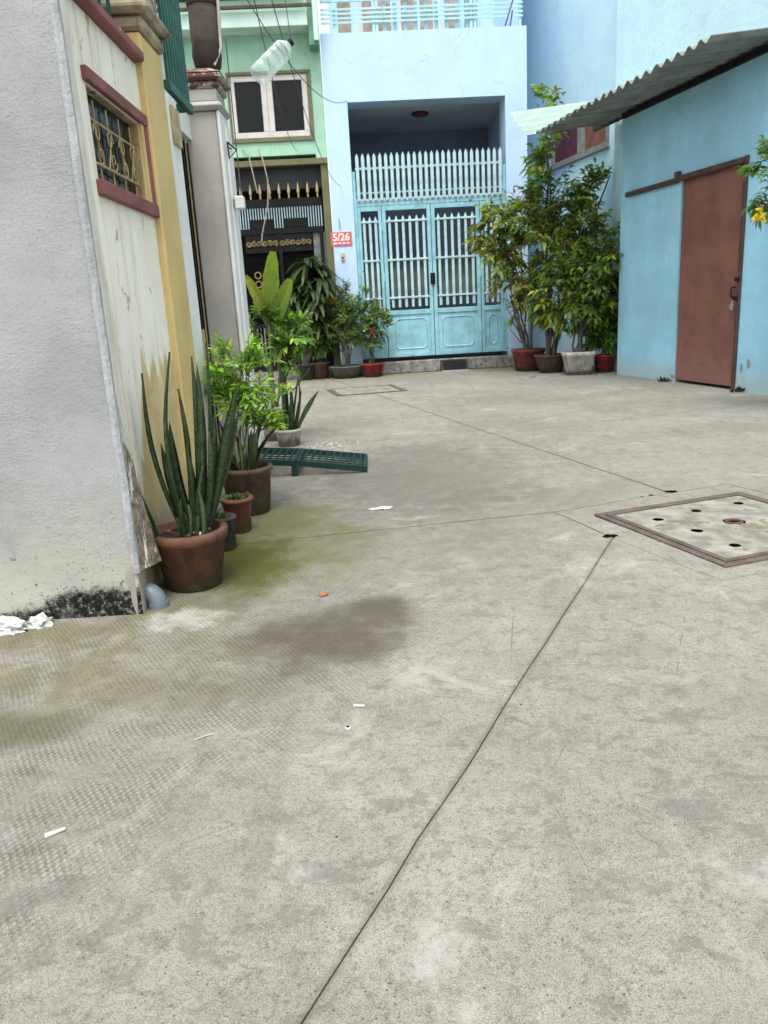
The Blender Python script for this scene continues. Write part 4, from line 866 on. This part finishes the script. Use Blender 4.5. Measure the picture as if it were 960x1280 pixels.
# brown pot with bright shrub and striped leaves
rg = rnd(7)
t = potted('leafy_bush', 'bright green leafy bush in the wide brown clay pot', (-.772, 4.30), .118, .152, .27, 'brown_pot', 40, rim=.03)
st = MB(); lf = MB(); G1 = [((.12, .21, .035), 4), ((.17, .27, .05), 3), ((.065, .13, .03), 3), ((.21, .30, .08), 1)]
for (ex, ey, ez) in ((-.02, 0, .86), (.05, .03, .90), (-.10, .05, .84), (.11, 0, .72), (.03, -.05, .62)):
    st.tube(stemline((rg.uniform(-.04, .04), rg.uniform(-.04, .04), .23), (ex, ey, ez), rg, 6, .018), taper(7, .006, .003), 6)
for v in ((-.02, .02, .82, .13, .12, .10, 34), (.05, .0, .70, .13, .12, .12, 34), (-.06, .02, .68, .11, .11, .11, 24), (.08, -.02, .52, .08, .09, .12, 22), (.0, .02, .56, .08, .09, .09, 10)): sprays(lf, st, v, rg, .062, .019, G1, (6, 9), .09, .4, .3, .5)
st.build('stem', 'stem_green', t); lf.build('crown', 'leaf', t, kind='stuff')
for k in range(11):
    a = rg.uniform(0, 6.28); b0 = (.05 * math.cos(a), .05 * math.sin(a), .24); tt = (b0[0] + .14 * math.cos(a), b0[1] + .14 * math.sin(a), rg.uniform(.38, .52)); blade(t, b0, tt, rg.uniform(.03, .042), 'snake_pale' if k % 3 == 0 else 'snake', rg, .12)
blade(t, (.05, -.02, .24), (.145, -.06, .56), .05, 'snake', rg, .05); blade(t, (.03, -.05, .24), (.075, -.13, .50), .03, 'snake_pale', rg, .05)
# white ribbed pot with shorter snake plant
rg = rnd(8)
t = potted('short_snake_plant', 'short spreading snake plant in the white ribbed pot behind the green ramp', (-.775, 6.50), .088, .118, .145, 'white_pot', 64, sq=lambda a: 1 + .018 * math.cos(a * 32), rim=.025)
for (b0, tp_, w) in (((-.03, 0), (-.03, 0, .70), .075), ((-.05, .02), (-.12, .0, .36), .05), ((.0, .03), (.0, .06, .62), .06), ((.04, 0), (.13, 0, .60), .05), ((.05, .0), (.14, -.04, .46), .055), ((.07, 0), (.29, -.02, .46), .042), ((.03, -.04), (.05, -.07, .40), .055), ((-.03, -.05), (-.05, -.09, .34), .05),
                      ((.02, -.02), (.055, -.03, .54), .055), ((.06, .03), (.12, .05, .56), .045), ((-.06, -.03), (-.15, -.05, .30), .035), ((.0, -.05), (.01, -.08, .28), .04)): blade(t, (b0[0], b0[1], .12), tp_, w, 'snake' if w > .048 else 'snake_pale', rg, .06)
# grey-white pot with the broad-leaved canna and a small shrub
rg = rnd(9)
t = potted('broad_leaf_plant', 'tall stalk with broad yellow green leaves in a plain pale pot', (-.93, 6.86), .10, .135, .30, 'white_pot', 36, rim=.03)
MB().tube(stemline((.0, 0, .27), (.03, 0, 1.02), rg, 6, .008), taper(7, .024, .017), 8).build('stalk', 'stem_green', t)
def broad(base, mid, tip, w, col, col2, nm='leaf'):
    base, mid, tip = Vector(base), Vector(mid), Vector(tip); mb = MB(); n = 14; up = Vector((0, -1, .3)); prev = None
    for i in range(n):
        for side in (-1, 1):
            q = []
            for f in (i / n, (i + 1) / n):
                p = base * (1 - f) ** 2 + mid * 2 * f * (1 - f) + tip * f * f; d = ((mid - base) * (1 - f) + (tip - mid) * f).normalized(); s_ = d.cross(up).normalized(); nr = s_.cross(d)
                ww = w * (math.sin(PI * min(1, f * .90 + .06)) ** .5) * (1 + .05 * math.sin(f * 30 + side)); q.append((p, p + s_ * side * ww * .5 + nr * ww * .17 - nr * .0))
            fs = (0, 1, 3, 2) if side > 0 else (0, 2, 3, 1); e = i / n
            mb.add([q[0][0], q[0][1], q[1][0], q[1][1]], [fs], jit(tuple(a * (1 - e) + c * e for a, c in zip(col, col2)), rg, .06), 0, True)
    o = mb.build(nm, 'leaf', t); return o
broad((.03, 0, .98), (.06, -.02, 1.25), (.12, -.03, 1.60), .15, (.14, .24, .03), (.26, .37, .05)); broad((.03, 0, .98), (.0, 0, 1.18), (-.135, -.04, 1.42), .10, (.13, .22, .03), (.36, .36, .06))
broad((.03, 0, .96), (.12, -.02, 1.12), (.25, -.05, 1.37), .14, (.13, .23, .03), (.24, .34, .05)); broad((.02, 0, .92), (.08, .05, 1.1), (.15, .09, 1.26), .12, (.10, .18, .03), (.16, .26, .05))
blade(t, (.03, 0, 1.0), (.055, 0, 1.34), .03, 'stem_green', rg, .01)
st = MB(); lf = MB()
for (ex, ey, ez) in ((.19, -.02, .92), (.23, .02, .80), (.13, -.03, .78), (-.06, 0, 1.0)): st.tube(stemline((.03, 0, .27), (ex, ey, ez), rg, 6, .015), taper(7, .009, .005), 6)
for v in ((.20, 0, .90, .13, .11, .15, 44), (.15, -.02, .76, .10, .10, .10, 26), (-.04, 0, 1.0, .10, .08, .10, 20)): sprays(lf, st, v, rg, .075, .034, [((.06, .11, .03), 3), ((.10, .17, .045), 3), ((.16, .24, .07), 1)], (5, 8), .08, .4, .3, .5)
st.tube(stemline((.16, -.05, .40), (.36, -.12, .62), rg, 5, .008), taper(6, .007, .004), 6)
st.build('shrub_stem', 'bark', t); lf.build('shrub_leaves', 'leaf', t, kind='stuff')

# pots and plants before the green house
FARG = [((.045, .085, .02), 4), ((.075, .12, .03), 3), ((.12, .15, .04), 1), ((.03, .055, .018), 2)]
rg = rnd(21)
t = potted('dracaena', 'dark dracaena with arching striped leaf rosette before the black gate', (-1.16, 12.95), .15, .19, .26, 'dark_pot', 32)
tr = MB()
heads = [(.17, 0, 1.86), (-.10, .05, 1.5), (.38, .0, 1.66), (.02, -.1, 1.15), (.28, -.08, 1.35), (.12, .05, 1.55), (-.22, .0, 1.1), (.3, .05, 1.0)]
for hx, hy, hz in heads: tr.tube(stemline((rg.uniform(-.05, .05), 0, .22), (hx, hy, hz), rg, 6, .03), taper(7, .035, .022), 8)
tr.build('trunk', 'bark', t); mb = MB()
for hx, hy, hz in heads:
    for k in range(46):
        a = rg.uniform(0, 6.28); el = rg.uniform(-.2, 1.2); d = Vector((math.cos(a) * math.cos(el), math.sin(a) * math.cos(el), math.sin(el))); L = rg.uniform(.35, .55); W = rg.uniform(.06, .09); p0 = Vector((hx, hy, hz - rg.uniform(0, .15))); s_ = d.cross(Vector((0, 0, 1))).normalized(); prev = None
        col = jit(rg.choice([(.03, .07, .02), (.05, .095, .025), (.10, .15, .045), (.035, .06, .02)]), rg, .2)
        for i in range(5):
            q = []
            for f in (i / 5, (i + 1) / 5): ww = W * math.sin(PI * (f * .9 + .08)) ** .6; p = p0 + d * L * f - Vector((0, 0, L * .75 * f * f)); q += [p + s_ * ww * .5 + Vector((0, 0, ww * .15)), p - s_ * ww * .5 + Vector((0, 0, ww * .15))]
            mb.add(q, [(0, 1, 3, 2)], col, 0, True)
mb.build('leaf_rosettes', 'leaf', t, kind='stuff')
def bush(name, label, loc, pot, stems, vols, pal, seed, L=.07, W=.032, per=(6, 9), tl=.12, flowers=(), sq=None, rz=0, stem_r=.014, n=36, bare=(), thin=1.0):
    rg = rnd(seed); t = potted(name, label, loc, *pot[:4], n, sq=sq, rz=rz, rim=pot[4] if len(pot) > 4 else .03); st = MB(); lf = MB()
    for e in stems:
        b0 = (rg.uniform(-.06, .06), rg.uniform(-.06, .06), pot[2] - .04); st.tube(stemline(b0, e, rg, 7, .035), taper(8, stem_r, stem_r * .35), 6)
        for _ in range(3):
            f = rg.uniform(.35, .9); p = Vector(b0).lerp(Vector(e), f); st.tube([p, p + Vector((rg.uniform(-.3, .3), rg.uniform(-.3, .3), rg.uniform(.1, .35)))], [stem_r * .4, stem_r * .15], 5)
    for (a, c) in bare: st.tube(stemline(a, c, rg, 5, .02), taper(6, stem_r * .7, stem_r * .2), 5)
    for v in vols: sprays(lf, st, v[:6] + (int(v[6] * thin),), rg, L, W, pal, per, tl, .25, .55)
    st.build('stem', 'bark', t); lf.build('crown', 'leaf', t, kind='stuff')
    for (x, y, z, r, m) in flowers:
        f = MB()
        for k in range(16):
            d = rdir(rg); d.y = -abs(d.y); leaflet(f, Vector((x, y, z)), d + Vector((0, 0, .2)), r, r * .9, None, rg, .1)
        f.build('flower', m, t)
    return t
bush('leafy_pot_plant', 'leafy green plant in the terracotta pot between the dracaena and grey basin', (-.93, 13.0), (.13, .165, .27, 'terracotta'), [(0, 0, .62), (-.05, 0, .7), (.08, 0, .55), (-.15, .05, .9), (.1, .1, 1.1)],
     [(.0, -.02, .62, .20, .18, .14, 40), (-.20, .05, .80, .22, .15, .30, 50), (.05, .10, 1.10, .18, .15, .30, 50), (-.3, .05, 1.2, .25, .15, .35, 50)], FARG, 22, .09, .036)
bush('grey_basin_bush', 'loose bush in the oval grey basin between two reddish pots', (-.49, 12.86), (.20, .275, .20, 'grey_pot', .025), [(0, 0, 1.1), (-.15, 0, 1.2), (.15, 0, .9), (.05, .05, 1.3), (-.02, -.03, .8)],
     [(-.10, 0, 1.08, .26, .20, .22, 80), (.12, 0, .95, .22, .20, .25, 60), (-.08, 0, .72, .20, .18, .2, 40), (.1, -.02, .55, .18, .15, .2, 24), (.05, .05, 1.35, .14, .1, .14, 14)], [((.06, .10, .03), 3), ((.10, .14, .045), 3), ((.15, .16, .05), 1), ((.09, .09, .045), 1)], 23, .06, .026, flowers=((-.14, -.18, 1.22, .03, 'flower_red'),))
bush('rose_bush', 'rose bush with coral red blooms in the red pot beside the teal gate', (-.055, 12.80), (.14, .19, .22, 'red_pot'), [(0, 0, .95), (-.1, 0, 1.1), (.12, 0, .85), (.03, .05, 1.25)],
     [(-.04, 0, 1.02, .22, .18, .22, 80), (.10, 0, .85, .20, .18, .2, 60), (-.08, 0, .68, .18, .15, .16, 36), (-.02, 0, 1.26, .12, .1, .12, 16), (.05, 0, .5, .1, .1, .14, 10)], [((.05, .09, .03), 4), ((.08, .13, .035), 3), ((.14, .17, .05), 1), ((.13, .08, .04), 1)], 24, .055, .028, flowers=((.02, -.20, .74, .05, 'flower_red'), (.27, -.10, 1.06, .035, 'flower_red'), (-.05, -.16, 1.30, .02, 'flower_red')))
# right hand group
RP = [((.075, .125, .03), 4), ((.12, .175, .045), 3), ((.20, .23, .07), 1), ((.05, .07, .025), 3), ((.12, .10, .05), 1)]
RD = [((.055, .07, .025), 3), ((.10, .085, .04), 3), ((.12, .155, .04), 3), ((.21, .22, .06), 2)]
bush('bare_stemmed_shrub', 'open shrub with bare lower branches in the maroon pot near the gate', (2.42, 12.35), (.20, .265, .34, 'maroon_pot', .05), [(-.25, -.1, 1.5), (-.35, 0, 2.0), (.05, 0, 1.8), (-.1, .1, 2.3), (-.5, -.05, 2.1)],
     [(-.35, -.1, 1.90, .42, .30, .28, 110), (-.20, -.05, 1.50, .32, .28, .30, 90), (-.52, -.12, 2.22, .22, .2, .15, 34), (-.15, 0, 2.25, .36, .28, .24, 80), (-.30, -.1, 1.22, .26, .2, .24, 40), (-.38, -.15, 2.38, .26, .2, .16, 34), (.0, .0, .95, .14, .15, .2, 14)], RD, 31, .145, .054, (5, 8), .20, thin=.42,
     stem_r=.02, bare=(((0, 0, .32), (-.34, -.1, .72)), ((-.03, 0, .32), (-.2, -.12, 1.0)), ((0, 0, .34), (-.30, 0, 1.2)), ((-.12, -.04, .5), (-.36, -.1, 1.05))))
bush('tall_shrub', 'tallest shrub with a spindly top reaching past the clear roof sheet, in the brown pot', (2.66, 11.85), (.17, .245, .27, 'brown_pot'), [(0, 0, 2.9), (-.05, .05, 3.7), (.1, 0, 2.5), (.5, .0, 2.5), (-.15, 0, 2.2), (.2, -.1, 1.8), (.85, 0, 2.75)],
     [(-.02, -.05, 2.48, .34, .28, .30, 110), (.0, .05, 2.98, .20, .18, .32, 50), (-.06, .1, 3.66, .18, .12, .18, 24), (-.05, .05, 3.35, .10, .1, .25, 10), (.25, -.08, 2.10, .36, .28, .30, 110), (-.12, -.1, 2.0, .3, .25, .3, 70), (.70, -.05, 2.52, .16, .14, .30, 34), (.50, -.05, 2.25, .22, .18, .2, 40), (.0, -.1, 1.55, .3, .25, .35, 70), (.05, -.12, 1.05, .32, .25, .28, 60), (.1, .0, .75, .3, .2, .2, 40)], RD + RP[:2], 32, .15, .056, (5, 8), .20, thin=.42, stem_r=.028)
def sqr(a): return 1 / max(abs(math.cos(a)), abs(math.sin(a))) * .86
bush('planter_shrub', 'bright green shrub in the square white concrete planter', (2.94, 11.32), (.19, .265, .33, 'white_pot', .06), [(0, 0, 1.4), (.15, 0, 1.7), (-.1, 0, 1.2), (.3, 0, 1.3), (-.05, -.05, .9), (.1, .1, 1.9)],
     [(.05, -.05, 1.48, .36, .28, .28, 130), (.38, -.05, 1.62, .26, .22, .18, 60), (.05, -.08, 1.14, .30, .24, .2, 70), (-.25, -.05, 1.32, .25, .22, .2, 60), (.10, .05, 1.90, .36, .25, .24, 80), (-.05, 0, .85, .22, .18, .2, 30), (.2, .0, .85, .2, .16, .2, 30)], RP, 33, .14, .056, (5, 8), .18, thin=.48, sq=sqr, rz=R(-10), stem_r=.02, n=48)
bush('low_bush', 'low dark green bush in the red pot against the shed corner', (3.36, 11.44), (.13, .165, .25, 'red_pot'), [(0, 0, .8), (-.1, 0, .7), (.08, 0, .7), (0, .1, 1.1)],
     [(-.06, -.02, .76, .25, .2, .2, 90), (.05, 0, .55, .2, .18, .16, 40), (-.22, -.08, .6, .18, .15, .18, 40), (.0, .12, 1.1, .22, .15, .25, 50)], [((.05, .09, .022), 4), ((.085, .14, .035), 3), ((.035, .06, .02), 2)], 34, .11, .048, (5, 8), .12)
# yellow-flowered shrub leaning in from the right
rg = rnd(41)
t = potted('yellow_flower_shrub', 'green shrub branch with yellow trumpet flowers reaching in front of the shed wall', (3.85, 6.55), .2, .26, .32, 'terracotta')
st = MB(); lf = MB()
st.tube(stemline((0, 0, .28), (-.1, 0, 2.0), rg, 6, .03), taper(7, .03, .015), 8)
for e in ((-.72, -.03, 1.72), (-.66, 0, 2.05), (-.6, 0, 1.9), (-.3, .1, 2.4), (.1, 0, 2.4), (-.1, -.2, 2.3)): st.tube(stemline((-.08, 0, 1.6), e, rg, 6, .03), taper(7, .012, .004), 6)
for v in ((-.62, 0, 1.98, .12, .16, .20, 22), (-.68, 0, 1.74, .09, .12, .12, 12), (-.3, 0, 2.2, .35, .3, .35, 80), (.1, 0, 2.2, .4, .35, .4, 80)): sprays(lf, st, v, rg, .085, .022, [((.05, .10, .03), 3), ((.09, .15, .05), 2)], (7, 10), .12, -.1, .6)
st.build('stem', 'bark', t); lf.build('crown', 'leaf', t, kind='stuff')
for (x, y, z) in ((-.76, -.05, 1.69), (-.75, -.03, 1.65), (-.74, -.06, 1.62), (-.62, -.1, 2.2)):
    f = MB(); f.lathe([(.004, 0), (.012, .02), (.016, .04), (.026, .05)], 8)
    for k in range(5): a = k * 1.257; leaflet(f, Vector((.02 * math.cos(a), .02 * math.sin(a), .05)), Vector((math.cos(a), math.sin(a), .1)), .028, .03, None, rg, .3)
    o = f.build('flower', 'flower_yellow', t, (x, y, z)); o.rotation_euler = (R(100 + rg.uniform(-30, 30)), R(rg.uniform(-40, 40)), rg.uniform(0, 3))
# weeds at the shed foot
for i, (s_, lab) in enumerate(((1.25, 'small weed tuft growing beside the brown door foot'), (2.66, 'tiny weed tuft at the shed wall foot under the flaked paint'))):
    mb = MB(); rg = rnd(50 + i)
    for k in range(40): leaflet(mb, Vector((rg.uniform(-.08, .08), rg.uniform(-.03, .02), .0)), rdir(rg) * .7 + Vector((0, -.2, .8)), rg.uniform(.04, .09), .025, jit((.06, .10, .03), rg), rg)
    mb.build('weed', 'leaf', None, onsh(s_, -.04), label=lab, cat='weed')

# ------------------------------------------------------------------ green plastic ramp
rp = thing('plastic_grate_ramp', 'dark green plastic grid ramp sloping down to the concrete', 'ramp', (-.60, 5.45, 0))
def grid(x0, x1, y0, y1, zl, nx_, ny_, name):
    o = MB(); sx = (x1 - x0) / nx_; sy = (y1 - y0) / ny_; part = None
    L_ = math.hypot(x1 - x0, zl(x1) - zl(x0)); th = .022
    def bar(a, c, d, e, h):
        m = MB(); m.add([(a, d, zl(a) - h), (c, d, zl(c) - h), (c, e, zl(c) - h), (a, e, zl(a) - h), (a, d, zl(a)), (c, d, zl(c)), (c, e, zl(c)), (a, e, zl(a))], [(3, 2, 1, 0), (4, 5, 6, 7), (0, 1, 5, 4), (1, 2, 6, 5), (2, 3, 7, 6), (3, 0, 4, 7)]); return m
    part = bar(x0, x1, y0, y0 + .022, .04).build(name, 'pvc_green', rp)
    bar(x0, x1, y1 - .022, y1, .04).build('rim', 'pvc_green', part); bar(x0 + .0005, x0 + .022, y0 + .0225, y1 - .0225, .038).build('rim', 'pvc_green', part); bar(x1 - .022, x1 - .0005, y0 + .0225, y1 - .0225, .038).build('rim', 'pvc_green', part)
    for k in range(1, ny_): y = y0 + sy * k; bar(x0 + .023, x1 - .023, y - .006, y + .006, .009).build('slat', 'pvc_green', part)
    for k in range(1, nx_): x = x0 + sx * k; bar(x - .0055, x + .0055, y0 + .0225, y1 - .0225, .012).build('slat', 'pvc_green', part)
grid(-.37, .012, -.24, .24, lambda x: .112 + .03 * (.012 - x) / .38, 8, 6, 'platform_panel')
grid(.016, .50, -.24, .24, lambda x: .112 - .07 * (x - .016) / .484, 10, 6, 'slope_panel')
for (x, y) in ((.0, -.225), (.0, .225), (-.34, -.225), (-.34, .225)): bx('leg', 'pvc_green', rp, x - .022, x + .022, y - .014, y + .014, 0, .072, .003)

# ------------------------------------------------------------------ hanging bottle and cables
def sag(a, c, drop, n=14): a, c = Vector(a), Vector(c); return [a.lerp(c, k / n) - Vector((0, 0, drop * 4 * (k / n) * (1 - k / n))) for k in range(n + 1)]
cables = [((-.93, 5.66, 3.5), (-.22, 13.19, 4.22), .35, .0045, 'wire', 'thin dark cable sagging from the clay column to the blue house beam'),
          ((-.80, 6.3, 3.8), (-1.05, 13.2, 3.55), .35, .004, 'wire', 'dark cable dropping to the mint wall beneath the white window'),
          ((-.89, 5.85, 2.9), (-.86, 5.68, 1.89), -.02, .004, 'wire', 'dark cable dropping to the white junction box'),
          ((-.72, 5.9, 3.9), (-.40, 13.18, 3.0), .45, .004, 'wire', 'dark cable hanging before the pale blue pillar')]
for a, c, d, r, m, lab in cables:
    mid = Vector(a); b = MB().tube([p - mid for p in sag(a, c, d)], r, 6); b.build('cable', m, None, a, label=lab, cat='cable', group='overhead cables')
for i, (pts, lab) in enumerate(((((-1.90, 13.20, 3.62), (-1.86, 12.95, 3.56), (-1.78, 12.94, 3.45), (-1.74, 12.93, 3.2), (-1.70, 12.93, 2.93)), 'tan cable end dangling beside the gold spear points'), (((-1.66, 13.21, 3.62), (-1.62, 12.96, 3.52), (-1.57, 12.94, 3.40), (-1.52, 12.93, 3.1), (-1.55, 12.93, 2.75), (-1.68, 12.93, 2.32), (-1.70, 12.93, 2.2)), 'long reddish tan cable hanging across the black gate'))):
    p0 = Vector(pts[0]); MB().tube([Vector(p) - p0 for p in pts], .011, 6).build('loose_cable', 'wire_tan', None, p0, label=lab, cat='cable')
bt = thing('plastic_bottle', 'clear ribbed plastic bottle hanging aslant from an overhead cable', 'bottle', (-.60, 6.0, 2.80))
prof = [(.02, .165), (.034, .150), (.062, .115), (.066, .105), (.060, .095), (.066, .085), (.066, .07), (.060, .06), (.066, .05), (.066, .02), (.060, .01), (.066, .0), (.066, -.06), (.061, -.07), (.066, -.08), (.064, -.15), (.054, -.165), (.02, -.158)]
o = MB().lathe(prof, 20, sq=lambda a: 1 + .10 * abs(math.sin(a * 2))).build('body', 'clear', bt); o.rotation_euler = (R(-12), R(48), 0); o.location = (0, 0, 0)
o2 = MB().lathe([(.022, .158), (.024, .162), (.024, .19), (.02, .192)], 16).build('cap', 'black_iron', bt); o2.rotation_euler = o.rotation_euler
MB().tube([(.136, .028, .125), (.12, .02, .35), (.08, .0, .62)], .003, 5).build('string', 'wire', bt)

# ------------------------------------------------------------------ litter
rg = rnd(71)
def crumple(name, label, cat, loc, rx, ry, h, mat, seed, sub=3, k=.6):
    bm = bmesh.new(); bmesh.ops.create_icosphere(bm, subdivisions=sub, radius=1)
    for v in bm.verts:
        f = 1 + k * noise.noise(v.co * 1.6 + Vector((seed, 0, 0))) + k * .6 * noise.noise(v.co * 4 + Vector((0, seed, 0))); v.co *= f
        v.co.x *= rx; v.co.y *= ry; v.co.z = max(-.25, v.co.z) * h + h * .25
    me = bpy.data.meshes.new(name); bm.to_mesh(me); bm.free(); me.materials.append(M[mat]); o = bpy.data.objects.new(name, me); COL.objects.link(o); o.location = loc; return tag(o, label, cat)
crumple('crumpled_bag', 'crumpled white plastic bag against the foot of the grey wall', 'bag', (-1.47, 2.70, 0), .10, .045, .036, 'bag', 3, 4, .6)
crumple('bag_scrap', 'small twist of white plastic beside the crumpled bag', 'plastic scrap', (-1.335, 2.735, 0), .045, .03, .028, 'bag', 8, 3, .8)
def flat(name, label, cat, loc, pts, mat, rz, lift=.006):
    n = len(pts); r_ = rnd(len(label)); b = MB(); top = [(x, y, .003 + lift * r_.random()) for x, y in pts]; bot = [(x, y, z - .0025) for x, y, z in top]
    b.add(top + bot, [tuple(range(n)), tuple(reversed(range(n, 2 * n)))] + [(i, n + i, n + (i + 1) % n, (i + 1) % n) for i in range(n)]); o = b.build(name, mat, None, loc, label=label, cat=cat); o.rotation_euler.z = rz
flat('torn_paper', 'torn white paper scrap lying past the dark stain', 'paper', (-.02, 4.2, 0), [(-.075, .0), (-.05, -.03), (.0, -.026), (.045, -.035), (.07, -.01), (.065, .02), (.02, .03), (-.03, .022)], 'paper', .15)
flat('paper_strip', 'narrow white paper strip on the diamond-rolled concrete', 'paper', (-.777, 1.49, 0), [(-.022, -.006), (.022, -.007), (.023, .006), (-.021, .007)], 'paper', .55, .004)
flat('dead_leaf', 'small curled orange dead leaf at the edge of the stain', 'leaf', (-.261, 2.88, 0), [(-.022, 0), (-.008, -.011), (.012, -.010), (.022, .002), (.010, .010), (-.010, .010)], 'dry_leaf', .2, .012)
bt_ = MB().tube([(-.016, 0, .005), (.016, 0, .005)], .0045, 8).build('cigarette_butt', 'paper', None, (-.102, 1.978, 0), label='white cigarette butt lying on the concrete below the stain', cat='cigarette butt'); bt_.rotation_euler.z = -.15
nt = thing('bottle_ring', 'tiny dark centred ring of plastic near the cigarette butt', 'ring', (-.13, 1.861, 0))
MB().lathe([(.0065, 0), (.009, .002), (.0085, .009), (.0055, .009)], 14).build('rim', 'paper', nt); MB().lathe([(.005, .0092), (.0052, .0096)], 12).build('hole', 'black', nt)
stk = MB().tube([(-.028, 0, .003), (0, .002, .004), (.028, 0, .003)], .0018, 5).build('straw_scrap', 'paper', None, (-.52, 1.86, 0), label='thin pale straw scrap on the rolled concrete', cat='straw scrap'); stk.rotation_euler.z = .5
for k in range(7):
    x, y = 2.3 + rg.uniform(-.5, .9), 11.0 + rg.uniform(-.35, .5)
    if math.dist((x, y), (2.94, 11.32)) < .34: y -= .45
    L_ = rg.uniform(.04, .06); b = MB(); b.add([(-L_, 0, .002), (0, -L_ * .35, .012), (L_, 0, .004), (0, L_ * .35, .010), (0, 0, .004)], [(0, 1, 4), (1, 2, 4), (2, 3, 4), (3, 0, 4)])
    o = b.build('fallen_leaf', 'dry_leaf' if k % 3 else 'bark', None, (x, y, 0), label='small dry fallen leaf on the concrete before the shrub pots', cat='leaf', group='fallen leaves by the shrub pots'); o.rotation_euler.z = rg.uniform(0, 6)
cr = MB()
for k in range(70):
    x, y = rg.gauss(0, .12), rg.gauss(0, .10); r = rg.uniform(.004, .013); cr.lathe([(r * .5, 0), (r, r * .4), (r * .6, r), (.001, r * 1.1)], 6, (x, y, 0))
cr.build('rubble_crumbs', 'crumb', None, (-.42, 6.35, 0), label='pale crumbs of rubble scattered behind the plastic ramp', cat='rubble', kind='stuff')
cr = MB()
for k in range(160):
    x, y = rg.uniform(-2.2, 3.2), rg.uniform(-1.6, 7); r = rg.uniform(.0015, .004); cr.lathe([(r * .6, 0), (r, r * .3), (.001, r * .8)], 5, (x, y, 0))
cr.build('grit', 'pebble', None, (.2, 2.6, 0), label='scattered dark grit on the concrete yard', cat='grit', kind='stuff')
